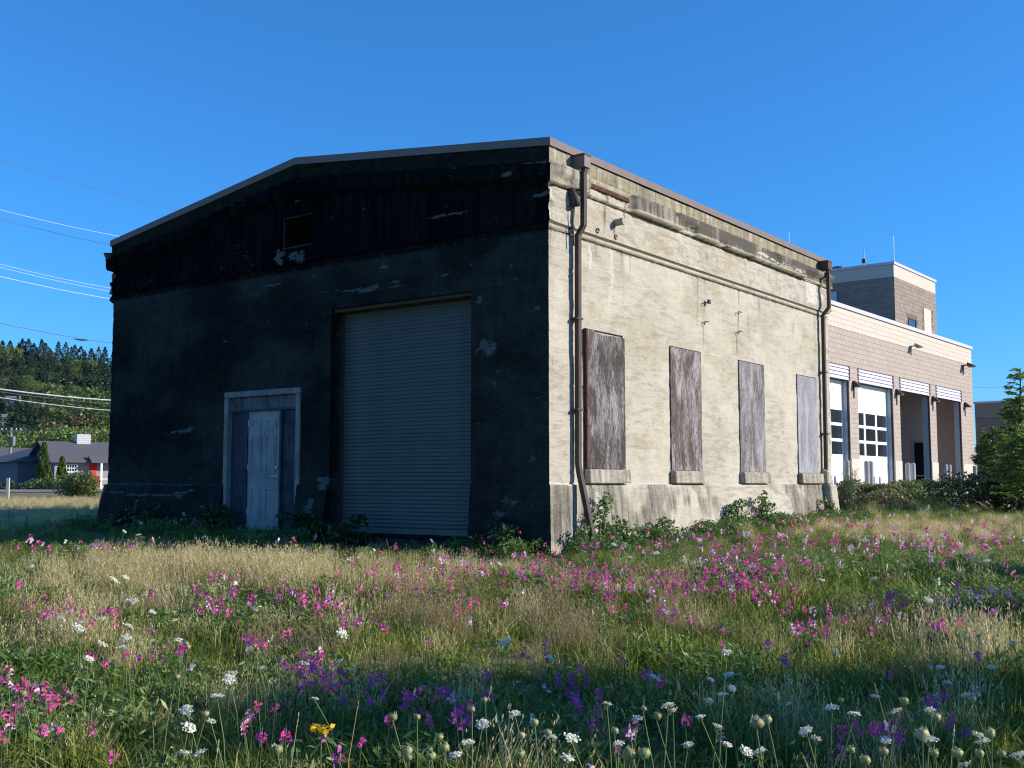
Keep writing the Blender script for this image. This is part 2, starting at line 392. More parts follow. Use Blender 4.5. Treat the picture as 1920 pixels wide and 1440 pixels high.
def relief_wall(name, axis, length, holes, seed, mat, step=.04, origin=(0, 0), flip=False, patches=(), cracks=(), dark=False, c0=11, c1=12):
    gable = axis == 'y'
    ex_u = [e for h in holes for e in h[:2]]
    if gable: ex_u.append(round(length / 2, 4)); 
    if gable and not flip and dark: ex_u += [1.351, 1.357]
    ex_z = [e for h in holes for e in h[2:4]] + [.855, .865] + [round(zinv(e), 4) for e in [4.372, 4.377, 4.398, 4.402, 4.450, 4.454, 4.481, 4.485] + ([] if gable else [4.995, 5.005, 5.237, 5.243])]
    us = grid_axis(0, length, step, ex_u); eav = EAVE_L if (flip and axis == 'x') else EAVE; zs = grid_axis(-.55, 6.25 if gable else eav, step, ex_z)
    U, Z = np.meshgrid(us, zs, indexing='ij')
    top = roofz(U) if gable else np.full_like(U, eav)
    Zr = np.minimum(Z, top)
    rake = (top - EAVE) if gable else np.full_like(U, eav - EAVE)
    P = profile(Zr, rake)
    if not flip: P = np.where(zmap(Zr) < .86, .045 + (P - .045) * (.35 + .65 * sstep(0, 4, U)), P)
    # worn, broken cornice
    brk = np.zeros_like(U)
    zz = zmap(Zr - rake); Zc = zmap(Zr)
    inl = sstep(4.98, 5.02, zz) * (1 - sstep(5.22, 5.27, zz))
    if not dark:
        brk = np.maximum(brk, sstep(.85, .95, U) * (1 - sstep(2.1, 2.25, U)) * .9)
        brk = np.maximum(brk, (1 - sstep(.18, .30, np.abs(U - 4.05))) * .8 * (zz < 5.12))
        brk = np.maximum(brk, sstep(9.1, 9.25, U) * .8 * (zz < 5.14))
        brk = np.maximum(brk, (1 - sstep(.25, .6, U)) * .6 * (zz < 5.10))
        brk = np.maximum(brk, (fbm(U * 1.7, Zc * 6, 91) > .66) * .5)
    else:
        brk = np.maximum(brk, (fbm(U * 1.3, Zc * 5, 95) > .68) * .6 + (1 - sstep(.1, .5, U)) * .6)
    P = P - inl * brk * (.08 + .06 * fbm(U * 14, Zc * 14, 31))
    # board-formed courses, honeycombing
    crs = np.abs(((Zc + .012 * np.sin(U * 2.1 + seed)) / .205) % 1 - .5)
    P = P - .007 * sstep(.44, .49, crs) * (fbm(U * 1.1, Zc * 4.9, seed + 3) > .47)
    stepz = np.floor((Zc + .012 * np.sin(U * 2.1 + seed)) / .205)
    P = P + (hsh(stepz, np.floor(U / 3.3 + hsh(stepz, stepz * 0, 5) * 3), seed) - .5) * .007
    nearline = (Zc > 4.36) & (Zc < 4.5)
    n1 = fbm(U * 2.2, Zc * 6, seed, 5); n2 = fbm(U * 9, Zc * 14, seed + 7, 4)
    P = P + (n1 - .5) * .007 + (n2 - .5) * .003
    rough = sstep(.56, .66, fbm(U * 1.4, Zc * 3.1, seed + 21)); P = P - rough * n2 * .010
    if not dark:      # frieze between string course and cornice is coarser
        fr = sstep(4.5, 4.55, zz) * (1 - sstep(4.93, 5.0, zz)); P = P + fr * (fbm(U * 7, Zc * 9, 77, 4) - .5) * .045
        P = P + sstep(9.95, 10.1, U) * fr * .05 * fbm(U*5, Zc*7, 12)
    if dark: P = P + .03 * (1 - sstep(1.351, 1.357, U)) * (Zc > .87) * (Zc < 4.39)
    if not dark: P = P + .012 * (1 - sstep(.80, .83, U)) * (Zc > .87) * (Zc < 4.39)
    for (cu, cz, ru, rz) in patches:
        q = ((U - cu) / ru) ** 2 + ((Zr - cz) / rz) ** 2 + (fbm(U * 8, Zc * 12, seed + 40) - .5) * 1.2
        P = P - .012 * (q < 1)
    for h in holes:   # settle the arris to a straight line near openings
        d = np.maximum(np.maximum(h[0] - U, U - h[1]), np.maximum(h[2] - Zr, Zr - h[3]))
        k = sstep(0, .12, d); base = np.where((Zr < .86) & (not flip), .045 + (profile(Zr, rake) - .045) * (.35 + .65 * sstep(0, 4, U)), profile(Zr, rake)) + (.03 * (U < 1.352) * (Zc > .87) if dark else 0); P = base * (1 - k) + P * k
    # corners
    p0 = corner_p(Zr, c0); p1 = corner_p(Zr - (eav - EAVE if not gable else 0) - ((EAVE_L - EAVE) if gable else 0), c1)
    k0 = 1 - sstep(0, .14, U); k1 = sstep(length - .14, length, U)
    P = P * (1 - k0) + p0 * k0; P = P * (1 - k1) + p1 * k1
    UU = U - p0 * k0 + p1 * k1
    if not flip: co = (UU, -P) if axis == 'x' else (-P, UU)
    else: co = (UU, LY + P) if axis == 'x' else (LX + P, UU)
    V = np.stack([co[0], co[1], Zr], -1).reshape(-1, 3)
    nz = len(zs); i, j = np.meshgrid(np.arange(len(us) - 1), np.arange(nz - 1), indexing='ij')
    um = (us[i] + us[i + 1]) / 2; zm = (zs[j] + zs[j + 1]) / 2
    keep = np.ones(um.shape, bool)
    for h in holes: keep &= ~((um > h[0]) & (um < h[1]) & (zm > h[2]) & (zm < h[3]))
    lowtop = np.maximum(top[i, j], top[i + 1, j]); keep &= zs[j] < lowtop - 1e-4
    a = (i * nz + j)[keep]
    Q = np.stack([a, a + nz, a + nz + 1, a + 1], -1)
    if (axis == 'y') ^ flip: Q = Q[:, ::-1]
    V = list(map(tuple, V)); Q = [list(q) for q in Q]
    for h in holes:   # reveals of the openings
        dpt = h[4]; i0, i1 = np.searchsorted(us, h[0] - 1e-4), np.searchsorted(us, h[1] - 1e-4)
        j0, j1 = np.searchsorted(zs, h[2] - 1e-4), np.searchsorted(zs, h[3] - 1e-4)
        ring = [(i0, jj) for jj in range(j0, j1)] + [(ii, j1) for ii in range(i0, i1)] + [(i1, jj) for jj in range(j1, j0, -1)] + [(ii, j0) for ii in range(i1, i0, -1)]
        n0 = len(V)
        for (ii, jj) in ring:
            x, y, z = V[ii * nz + jj]
            V.append((x, dpt, z) if axis == 'x' else (dpt, y, z))
        k = len(ring)
        for q in range(k):
            r0 = ring[q][0] * nz + ring[q][1]; r1 = ring[(q + 1) % k][0] * nz + ring[(q + 1) % k][1]
            f = [r0, r1, n0 + (q + 1) % k, n0 + q]; Q.append(f if axis == 'x' else f[::-1])
    V = np.array(V); me = np_mesh(name, V, np.array(Q))
    n = len(V); m = U.size
    # ---- colour masks: stains, scars, and painted shade in grooves and under the lip
    gr = np.zeros_like(U); li = np.zeros_like(U); sp = np.zeros_like(U)
    if not dark:
        gr = np.maximum(gr, 1.0 * sstep(5.0, 5.06, zz) * (1 - sstep(5.24, 5.34, zz)) * (.12 + 1.25 * fbm(U * 1.6, Zc * 1.5 + 2, 3)) * sstep(1.9, 2.3, U))
        gr = np.maximum(gr, .42 * sstep(5.2, 5.25, zz)); li = np.maximum(li, sstep(5.2, 5.27, zz))
        gr = np.maximum(gr, .26 * sstep(4.46, 4.5, Zc) * (fbm(U * 1.6, Zc * 3, 8)))
        pl = (Zc < .86); gr = np.maximum(gr, pl * np.clip((fbm(U * .9 + 3, Zc * 1.4, 6) - .38) * 3.2, 0, .55))
        gr = np.maximum(gr, .30 * (1 - sstep(0, .5, U)) * sstep(.45, .7, fbm(U * 3, Zc * 1.6, 14)) * (Zc > .9))
        li = np.maximum(li, .35 * sstep(.5, .7, fbm(U * .7, Zc * 1.3, 33)))
        gr = np.maximum(gr, .42 * (zz > 5.0) * (U < 1.0)* (zz < 5.24))
        gr = np.maximum(gr, .95 * ((Zc > 4.453) & (Zc < 4.482)) + .7 * ((Zc > 4.371) & (Zc < 4.399)) + .9 * ((zz > 4.965) & (zz < 5.003)))  # groove dirt, plus shade of grooves and lip underside painted dark
        dr = sstep(.55, .72, fbm(U * 5.5, Zc * .35, 160)) * sstep(3.0, 4.3, Zc) * (Zc < 4.37); gr = np.maximum(gr, .36 * dr)
        for (hx, hz) in ((1150, 420), (1116, 433), (1320, 568), (1383, 586), (1320, 604), (1383, 622), (1165, 375), (1130, 365)):
            a_, b_ = face_hit(hx, hz, 'x'); gr = np.maximum(gr, .5 * (1 - sstep(.02, .07, np.abs(U - a_ - .03 * np.sin(Zr * 5)))) * sstep(-.9, 0, Zr - b_) * (Zr < b_ - .03))
        sp = np.maximum(sp, .55 * (1 - sstep(0, .25, U)) * (Zc > 4.5) * (Zc < 5.0))
        sp = np.maximum(sp, .62 * sstep(9.3, 9.4, U) * (1 - sstep(9.9, 10.0, U)) * (Zc > 4.55) * (zz < 5.0))
        sp = np.maximum(sp, .45 * sstep(7.1, 7.2, U) * (1 - sstep(9, 9.1, U)) * (np.abs(zz - 5.1) < .05))
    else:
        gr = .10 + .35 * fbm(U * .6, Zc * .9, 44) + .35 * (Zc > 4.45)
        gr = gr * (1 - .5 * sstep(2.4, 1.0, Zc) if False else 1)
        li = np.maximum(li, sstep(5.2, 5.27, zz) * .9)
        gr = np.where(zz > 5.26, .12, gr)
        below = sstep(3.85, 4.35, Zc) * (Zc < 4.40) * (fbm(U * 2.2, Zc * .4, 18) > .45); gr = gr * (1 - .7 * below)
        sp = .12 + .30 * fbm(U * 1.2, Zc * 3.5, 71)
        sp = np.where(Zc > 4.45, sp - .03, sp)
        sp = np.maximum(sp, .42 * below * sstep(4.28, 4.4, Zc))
    for c in patches:
        cu, cz, ru, rz = c[:4]
        q = ((U - cu) / ru) ** 2 + ((Zr - cz) / rz) ** 2
        sp = np.maximum(sp, .62 * (1 - sstep(.2, 1.5, q + (fbm(U * 7, Zc * 15, seed + 40) - .5) * 2.2)))
    for (pts, wd, val) in cracks:      # pale lime runs along a line
        for (a, b) in zip(pts[:-1], pts[1:]):
            a = np.array(a); b = np.array(b); d = b - a; L2 = d @ d
            tt = np.clip(((U - a[0]) * d[0] + (Zr - a[1]) * d[1]) / L2, 0, 1)
            dist = np.hypot(U - a[0] - tt * d[0], Zr - a[1] - tt * d[1])
            sp = np.maximum(sp, val * (1 - sstep(wd * .5, wd * 1.3, dist)))
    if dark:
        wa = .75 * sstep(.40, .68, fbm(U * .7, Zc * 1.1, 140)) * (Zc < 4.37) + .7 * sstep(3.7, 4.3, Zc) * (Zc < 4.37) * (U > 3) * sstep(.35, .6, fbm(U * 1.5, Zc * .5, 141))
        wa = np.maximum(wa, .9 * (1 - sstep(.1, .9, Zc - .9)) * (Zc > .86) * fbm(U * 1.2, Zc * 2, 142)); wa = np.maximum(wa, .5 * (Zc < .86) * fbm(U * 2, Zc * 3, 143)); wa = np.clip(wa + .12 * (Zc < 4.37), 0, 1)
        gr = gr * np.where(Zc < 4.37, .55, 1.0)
    else: wa = .8 * sstep(.45, .65, fbm(U * .8, Zc * .9, 150)) * (Zc < 4.36)
    for nm, arr in (('grime_shade', gr), ('lichen', li), ('spall', sp), ('wash', wa)):
        at = me.attributes.new(nm, 'FLOAT', 'POINT'); full = np.zeros(n, np.float32); full[:m] = arr.ravel(); full[m:] = {'grime_shade': 0.0, 'lichen': .1, 'spall': .42 if dark else .2, 'wash': 1.0 if dark else 0}[nm]
        at.data.foreach_set('value', full)
    return link_mesh(name, me, mat, bld)

GAR = (1.351, 4.257, .06, 3.68, .27)
DOOR = (4.953, 6.813, .06, 2.43, .16)
VENT = (4.706, 5.446, 4.79, 5.35, .18)
WINS = [(.905, 1.96), (3.48, 4.57), (6.10, 7.20), (8.82, 9.87)]
def P(px, py, rx, ry, axis='y'):
    a = face_hit(px, py, axis); b = face_hit(px + rx, py, axis); c = face_hit(px, py + ry, axis)
    return (a[0], a[1], abs(b[0] - a[0]), abs(c[1] - a[1]))
front_patches = [P(915, 651, 19, 21), P(526, 486, 12, 18), P(560, 482, 16, 14), P(513, 533, 18, 5), P(596, 517, 14, 3), P(665, 543, 16, 4), P(718, 499, 9, 6),
                 P(740, 527, 12, 5), P(700, 538, 11, 6), P(690, 545, 22, 4), P(1008, 580, 9, 6), P(900, 563, 6, 8), P(930, 722, 3, 9), P(352, 803, 14, 3), P(340, 808, 26, 3),
                 P(686, 393, 5, 2), P(924, 359, 5, 2), P(997, 488, 3, 4), P(833, 514, 10, 3), P(884, 497, 4, 6), P(650, 389, 5, 2), P(608, 905, 18, 16),
                 P(905, 605, 3, 3), P(1000, 860, 8, 6), P(960, 940, 22, 6), P(940, 965, 12, 10), P(420, 640, 7, 3), P(645, 760, 4, 5), P(500, 605, 6, 2), P(340, 930, 9, 5),
                 P(880, 975, 8, 5), P(588, 948, 12, 18), P(970, 520, 5, 3), P(960, 500, 4, 7), P(1015, 365, 18, 3), P(960, 332, 14, 6), P(860, 402, 14, 3), P(560, 378, 8, 2)]
LN = lambda pts, axis='y': [face_hit(x, y, axis) for x, y in pts]
front_cracks = [(LN([(210, 922), (250, 926), (290, 930), (330, 926), (370, 920)]), .025, .66), (LN([(268, 930), (262, 945), (258, 985)]), .035, .56), (LN([(272, 932), (280, 944)]), .02, .6),
                (LN([(805, 409), (850, 402), (880, 396)]), .02, .56), (LN([(985, 310), (1026, 306)]), .018, .66), (LN([(195, 908), (410, 909)]), .012, .5),
                (LN([(340, 808), (390, 800), (430, 803)]), .03, .44), (LN([(330, 890), (350, 898), (400, 886)]), .04, .42), (LN([(905, 700), (1000, 688)]), .012, .45),
                (LN([(600, 548), (650, 544), (700, 541), (760, 533)]), .03, .48)]
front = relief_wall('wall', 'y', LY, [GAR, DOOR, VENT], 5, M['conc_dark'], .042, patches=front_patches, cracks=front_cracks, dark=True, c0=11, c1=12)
front['label'] = 'dark stained front wall with shade in its colour'
side_cracks = [(LN([(1105, 463), (1108, 480), (1106, 500)], 'x'), .05, .62), (LN([(1146, 470), (1148, 520), (1144, 570)], 'x'), .07, .52), (LN([(1100, 492), (1160, 518)], 'x'), .018, .55),
               (LN([(1030, 905), (1070, 908)], 'x'), .02, .65), (LN([(1317, 662), (1385, 672)], 'x'), .015, .56), (LN([(1112, 910), (1118, 960), (1110, 990)], 'x'), .12, .5)]
side = relief_wall('wall', 'x', LX, [], 23, M['conc_lit'], .036, patches=[P(1062, 520, 3, 3, 'x'), P(1535, 555, 6, 14, 'x'), P(1420, 480, 22, 4, 'x')], cracks=side_cracks, c0=11, c1=13)
side['label'] = 'pale board marked side wall in sun'
relief_wall('wall', 'y', LY, [], 51, M['conc_lit'], .16, flip=True, c0=13, c1=14)
relief_wall('wall', 'x', LX, [], 67, M['conc_lit'], .16, flip=True, c0=12, c1=14)
# roof + metal edge flashing
m = MB(); e = .02
for (ya, yb) in ((.0, LY / 2), (LY / 2, LY)):
    za, zb = float(roofz(ya)) + .03, float(roofz(yb)) + .03
    m.poly([(0, ya, za), (LX, ya, za), (LX, yb, zb), (0, yb, zb)])
m.build('roof', M['roof_felt'], bld)
m = MB(); m.prism([(-.068, -.075, EAVE - .02), (-.068, LY / 2, PEAK - .02), (-.068, LY + .075, EAVE_L - .02), (-.068, LY + .075, EAVE_L + .095), (-.068, LY / 2, PEAK + .10), (-.068, -.075, EAVE + .095)], (.2, 0, 0))
m.build('flashing', M['flash'], bld)
for y0, y1, EV_ in ((-.072, .12, EAVE), (LY - .12, LY + .072, EAVE_L)):
    for k in range(4):
        a = .134 + (LX - .134) * k / 4; b = .134 + (LX - .134) * (k + 1) / 4 - .004
        MB().box(a, b, y0, y1, EV_ - .024, EV_ + .09).box(a, b, y0 - .006, y1 - .01, EV_ - .024, EV_ - .008).build('flashing', M['flash'], bld)
m = MB(); m.prism([(LX + .07, -.07, EAVE - .02), (LX + .07, LY / 2, PEAK - .02), (LX + .07, LY + .07, EAVE_L - .02), (LX + .07, LY + .07, EAVE_L + .09), (LX + .07, LY / 2, PEAK + .095), (LX + .07, -.07, EAVE + .09)], (-.069, 0, 0))
m.build('flashing', M['flash'], bld)

# roller shutter: slats one by one, guides, bottom bar
sh = empty('roller_shutter', (.27, 0, 0), 0, bld); sh['label'] = 'closed blue grey corrugated roller shutter'
nsl = 57; z0, z1 = .19, 3.625; ph = (z1 - z0) / nsl
m = MB(); prof = [(0, 0), (-.012, .2), (-.016, .42), (-.012, .64), (-.002, .82), (0, 1.0)]
for (xa, ta), (xb, tb) in zip(prof[:-1], prof[1:]):
    m.poly([(xa, GAR[0] + .02, ta * ph), (xb, GAR[0] + .02, tb * ph), (xb, GAR[1] - .02, tb * ph), (xa, GAR[1] - .02, ta * ph)])
sl = m.build('slat', M['slat'], sh)
for k in range(nsl):
    o = sl if k == 0 else sl.copy()
    if k: C.objects.link(o); o.parent = sh
    o.location = (rnd.uniform(-.0012, .0012), 0, z0 + k * ph)
MB().box(-.03, .03, GAR[0] + .03, GAR[1] - .03, .10, .188).build('bottom_bar', plain('dull_zinc', (.10, .105, .105), .6), sh)
for ya, yb in ((GAR[0] + .001, GAR[0] + .055), (GAR[1] - .055, GAR[1] - .001)):
    MB().box(-.035, -.017, ya, yb, .09, 3.62).build('guide_rail', M['dark_metal'], sh)
MB().box(.05, .1, GAR[0], GAR[1], .0, 3.68).build('backing', M['black'], sh)
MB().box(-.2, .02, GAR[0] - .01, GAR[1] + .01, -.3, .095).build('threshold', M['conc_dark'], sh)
MB().box(-.22, .0, GAR[0] + .01, GAR[1] - .01, 3.625, 3.677).build('lintel', plain('lintel_timber', (.07, .055, .035), .9, .3, 9), sh)

# entrance: frame, transom, side panels, six-panel door
fr = empty('entrance', (0, 0, 0), 0, bld); fr['label'] = 'pale framed entrance with side panels'
y0, y1, zt = DOOR[0], DOOR[1], DOOR[3]
fw = .08
MB().box(-.03, .10, y0 - .02, y0 + fw, .0, zt - fw).build('frame_post', M['frame_paint'], fr, bevel=.006)
MB().box(-.03, .10, y1 - fw, y1 + .02, .0, zt - fw).build('frame_post', M['frame_paint'], fr, bevel=.006)
MB().box(-.032, .10, y0 - .022, y1 + .022, zt - fw + .002, zt + .02).build('frame_head', M['frame_paint'], fr, bevel=.006)
MB().box(.02, .06, y0 + fw, y1 - fw, 2.135, zt - fw - .005).build('transom', M['transom'], fr)
MB().box(-.0, .09, y0 + fw + .001, y1 - fw - .001, 2.10, 2.132).build('transom_bar', M['side_panel'], fr)
da, db = 5.47, 6.27
MB().box(.07, .1, y0 + fw, da - .05, .05, 2.098).build('side_panel', M['side_panel'], fr)
MB().box(.07, .1, db + .05, y1 - fw, .05, 2.098).build('side_panel', M['side_panel'], fr)
for a in (da - .048, db + .004): MB().box(.02, .11, a, a + .044, .04, 2.099).build('door_post', M['side_panel'], fr)
dr = MB()
dz0, dz1 = .09, 2.095
xs = .045
dr.box(xs, xs + .04, da, db, dz0, dz1)
door = dr.build('door', M['door_paint'], fr); door['label'] = 'worn pale blue grey six panel door'
cw = (db - da)
for (za, zb) in ((1.80, 1.95), (.98, 1.68), (.26, .80)):
    for cy in (da + cw * .27, da + cw * .73):
        ya, yb = cy - .125, cy + .125
        m = MB(); g = .022
        for q in ((ya, yb, zb - g, zb), (ya, yb, za, za + g), (ya, ya + g, za + g, zb - g), (yb - g, yb, za + g, zb - g)): m.box(xs - .012, xs - .0005, *q)
        m.box(xs - .004, xs - .0004, ya + g + .02, yb - g - .02, za + g + .02, zb - g - .02)
        m.build('door_panel', M['door_paint'], fr)
m = MB(); hy = da + .065
m.tube([(xs, hy, .99), (xs - .06, hy, .99), (xs - .06, hy + .09, .985)], .011, 6); m.tube([(xs, hy, .99), (xs - .012, hy, .99)], .032, 10)
m.build('door_handle', M['metal_light'], fr); MB().tube([(xs, hy, 1.14), (xs - .03, hy, 1.14)], .026, 10).build('door_lock', M['metal_light'], fr)
for z in (.35, 1.1, 1.85): MB().box(xs - .012, xs, db - .008, db + .010, z, z + .1).build('hinge', M['metal_light'], fr)
MB().box(.12, .16, y0, y1, 0, zt).build('backing', M['black'], fr)
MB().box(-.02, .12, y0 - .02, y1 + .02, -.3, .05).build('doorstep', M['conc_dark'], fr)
m = MB(); yy = y1 + .09                      # thin pipe beside the frame
m.tube([(-.19, yy, .1), (-.19, yy, .62)], .015, 6); m.tube([(-.19, yy - .02, .45), (-.19, yy - .14, .45)], .014, 6).build('pipe', M['dark_metal'], bld)

# gable vent with louvre blades
vt = empty('gable_vent', (0, 0, 0), 0, bld)
vr = plain('vent_wood', (.016, .009, .009), .95, .4, 10); vr.node_tree.nodes['Principled BSDF'].inputs['Specular IOR Level'].default_value = 0
for k in range(9):
    z = VENT[2] + .04 + k * .056
    MB().hexa([(.015, VENT[0] + .03, z), (.10, VENT[0] + .03, z + .05), (.10, VENT[1] - .03, z + .05), (.015, VENT[1] - .03, z)],
              [(.015, VENT[0] + .03, z + .008), (.10, VENT[0] + .03, z + .058), (.10, VENT[1] - .03, z + .058), (.015, VENT[1] - .03, z + .008)]).build('louvre', vr, vt)
MB().box(.0, .12, VENT[0], VENT[0] + .028, VENT[2], VENT[3]).box(.0, .12, VENT[1] - .028, VENT[1], VENT[2], VENT[3]).box(.0, .12, VENT[0] + .028, VENT[1] - .028, VENT[3] - .03, VENT[3]).box(-.03, .12, VENT[0] + .028, VENT[1] - .028, VENT[2], VENT[2] + .03).build('vent_frame', plain('vent_frame_wood', (.035, .028, .028), .9, .3, 9), vt)
MB().box(.13, .17, VENT[0], VENT[1], VENT[2], VENT[3]).build('backing', M['black'], vt)

# boarded windows: four plywood sheets over their sills
names = ['dark weathered plywood board over the first window', 'brown stained plywood board over the second window', 'silver grey plywood board over the third window', 'pale blue grey plywood board over the last window']
for k, (ua, ub) in enumerate(WINS):
    zb, zt2 = 1.09, (3.105 if k < 3 else 3.06)
    pr = .055 if k == 0 else .022
    n = 24; m = MB(); rr = random.Random(k + 3); topz = []
    for i in range(n + 1):
        dz = 0
        if k == 0 and i > 4: dz = -.025 - .012 * rr.random() - .03 * (i > 6 and i < 16) * rr.random()
        topz.append(zt2 + dz)
    for i in range(n):
        a = ua + (ub - ua) * i / n; b = ua + (ub - ua) * (i + 1) / n
        m.hexa([(a, -pr, zb), (b, -pr, zb), (b, -.0, zb), (a, -.0, zb)], [(a, -pr, topz[i]), (b, -pr, topz[i + 1]), (b, -.0, topz[i + 1]), (a, -.0, topz[i])])
    o = m.build('window_board', M['boards'][k], bld); o['label'] = names[k]
    if k == 0: MB().box(ua - .02, ua - .001, -pr + .002, .0, zb, zt2 + .01).build('board_edge', M['board_edge'], bld)
    m = MB(); d = .012
    m.box(ub + .001, ub + d, -.014, -.0, zb, zt2 + .01); m.box(ua, ub, -.014, -.0, zt2 + .002, zt2 + .016); m.build('gap', M['black'], bld)
    m = MB(); w0, w1 = ua - .02, ub + .07
    o = m.hexa([(w0, -.115, .875), (w1, -.115, .875), (w1, 0, .875), (w0, 0, .875)], [(w0, -.10, 1.075), (w1, -.10, 1.075), (w1, 0, 1.088), (w0, 0, 1.088)]).build('sill', M['conc_lit'], bld, bevel=.012)
    gr = o.data.attributes.new('grime_shade', 'FLOAT', 'POINT'); gr.data.foreach_set('value', np.full(8, .38 - .06*k*(k<2), np.float32))

# downpipes with box heads
def downpipe(u, boot):
    dp = empty('downpipe', (u, 0, 0), 0, bld)
    bx = .085 if not boot else .11
    MB().box(-bx, bx, -.27, -.05, 5.39, 5.575).build('rainwater_head', M['pipe'] if boot else plain('brown_box_head', (.17, .135, .12), .5), dp, bevel=.004)
    MB().box(-bx - .006, bx + .006, -.276, -.05, 5.555, 5.582).build('head_rim', M['pipe'], dp)
    if not boot:
        pth = [(.02, -.21, 5.39), (.02, -.19, 5.32), (.025, -.18, 4.56), (.0, -.10, 4.42), (.0, -.085, 1.15), (.01, -.10, 1.02), (.03, -.27, .25), (.03, -.30, -.12)]
    else:
        pth = [(.02, -.21, 5.39), (.02, -.215, 5.32), (.03, -.215, 4.60), (.0, -.09, 4.43), (.0, -.075, 1.15)]
    MB().tube(pth, 0, flat=(.038, .034)).build('pipe', M['pipe'], dp)
    for z in (3.2, 1.9): MB().box(-.075, .075, -.135, .0, z, z + .03).build('bracket', M['pipe'], dp)
    return dp
downpipe(.60, False); downpipe(10.15, True)
# concrete boot under the far pipe
m = MB(); m.hexa([(9.98, -.30, .1), (10.36, -.30, .1), (10.36, 0, .1), (9.98, 0, .1)], [(9.98, -.22, .86), (10.36, -.22, .86), (10.36, 0, .86), (9.98, 0, .86)])
m.hexa([(10.0, -.17, .861), (10.32, -.17, .861), (10.32, 0, .861), (10.0, 0, .861)], [(10.06, -.15, 1.14), (10.26, -.15, 1.14), (10.26, 0, 1.2), (10.06, 0, 1.2)])
m.build('pipe_boot', M['conc_lit'], bld, bevel=.025)
# rusty corrugated lath in the broken cornice
m = MB(); n = 34
for i in range(n):
    a = .98 + 1.12 * i / n; b = .98 + 1.12 * (i + .62) / n
    m.hexa([(a, -.10, 5.205), (b, -.10, 5.205), (b, -.0, 5.205), (a, -.0, 5.205)], [(a, -.085, 5.26), (b, -.085, 5.26), (b, 0, 5.26), (a, 0, 5.26)])
m.box(.98, 2.10, -.075, 0, 5.255, 5.285); m.build('rusty_lath', M['rust'], bld)
# stub, insulator pins, hooks
def at_side(px, py): u, z = face_hit(px, py, 'x'); return u, z
u, z = at_side(1149, 419); m = MB(); m.tube([(u, 0, z), (u, -.2, z + .01)], .055, 12); m.build('pipe_stub', plain('galvanised', (.32, .30, .27), .6, .2), bld)
u, z = at_side(1163, 406); MB().tube([(u, 0, z), (u, -.05, z)], [.035, .02], 8).build('anchor_bolt', M['rust'], bld)
for px, py in ((1116, 433), (1150, 445)):
    u, z = at_side(px, py); a = [(u + .035 * math.cos(q), -.05, z + .035 * math.sin(q)) for q in np.linspace(0, 5.4, 10)]
    MB().tube([(u - .02, 0, z - .04)] + a[::-1], .009, 5).build('iron_ring', M['dark_metal'], bld)
for px, py in ((1115, 403), (1115, 417), (1131, 389)):
    u, z = at_side(px, py); MB().tube([(u, 0, z), (u, -.022, z)], .065, 14).tube([(u, -.02, z), (u, -.05, z)], .014, 6).build('wall_boss', plain('boss_plaster', (.40, .36, .27), .9), bld)
u, z = at_side(1063, 372)
MB().tube([(u - .03, -.0, z + .08), (u - .01, -.10, z + .07), (u + .02, -.13, z - .02), (u + .04, -.13, z - .13)], [.03, .055, .07, .075], 10).build('iron_elbow', M['dark_metal'], bld, smooth=True)
MB().tube([(u - .02, -.1, z - .12), (u + .02, -.1, z - .7)], .012, 6).build('conduit', M['dark_metal'], bld)
for px, py in ((1320, 568), (1383, 586), (1320, 604), (1383, 622)):
    u, z = at_side(px, py); MB().tube([(u - .07, -.045, z - .06), (u - .07, -.05, z), (u - .06, -.05, z + .008), (u + .09, -.05, z + .012), (u + .09, 0, z + .012)], .008, 5).build('iron_hook', M['dark_metal'], bld)
u, z = at_side(1324, 566); MB().box(u - .05, u + .03, -.08, -.045, z - .04, z + .03).build('hook_plate', M['dark_metal'], bld)
u, z = at_side(1557, 924); MB().box(u - .09, u - .0, -.2, -.1, z, z + .03).build('tie_hole', M['black'], bld)

# ------------------------------------------------------------------ fire station at the right
SP = Vector((17.99, 50.0)); SYAW = math.atan2(.788, .616)
SR = Vector((math.cos(SYAW), math.sin(SYAW))); SL = Vector((-SR.y, SR.x))
SG = gz(SP.x, SP.y) + .05
st = empty('fire_station', (SP.x, SP.y, 0), SYAW)
tag(st, 'tan block fire station with four vehicle bays and a square tower', 'building')
S0, S1 = -12.4, 9.47
ZB, ZL, ZC, ZR = 1.87, 5.53, 6.97, 7.80
bays = [(-11.5, -7.46), (-6.53, -2.47), (-1.60, 2.47), (3.41, 7.35)]
def block_mat(name, a, b):
    t = NT(name); r = t.n('ShaderNodeObjectInfo').outputs['Random']
    g = t.n('ShaderNodeNewGeometry').outputs['Random Per Island']
    f = t.math('FRACT', t.math('ADD', r, g)); c = t.mix(f, a, b)
    nz = t.noise(t.coord('Object'), 14, 4); c = t.mix(t.math('MULTIPLY', nz, .25), c, tuple(x * .6 for x in a)); t.bump(nz, .3, .01)
    return t.done(c, .9)
M['block_tan'] = block_mat('tan_split_block', (.385, .32, .275), (.43, .36, .31))
M['block_cream'] = block_mat('cream_block', (.55, .49, .41), (.58, .52, .44))
M['block_grey'] = block_mat('grey_tan_block', (.24, .195, .16), (.31, .25, .205))
M['mortar_tan'] = plain('tan_mortar', (.315, .26, .22), .95, .05)
M['mortar_cream'] = plain('cream_mortar', (.50, .42, .31), .95, .05)
M['mortar_grey'] = plain('grey_mortar', (.15, .12, .10), .95, .05)
M['coping'] = plain('lavender_metal_coping', (.52, .50, .58), .4, .03)
M['louvre'] = plain('lavender_louvre', (.50, .48, .57), .5, .03)
M['white_door'] = plain('white_sectional_door', (.78, .80, .80), .45, .02)
M['bronze'] = plain('dark_bronze_frame', (.07, .05, .045), .5)
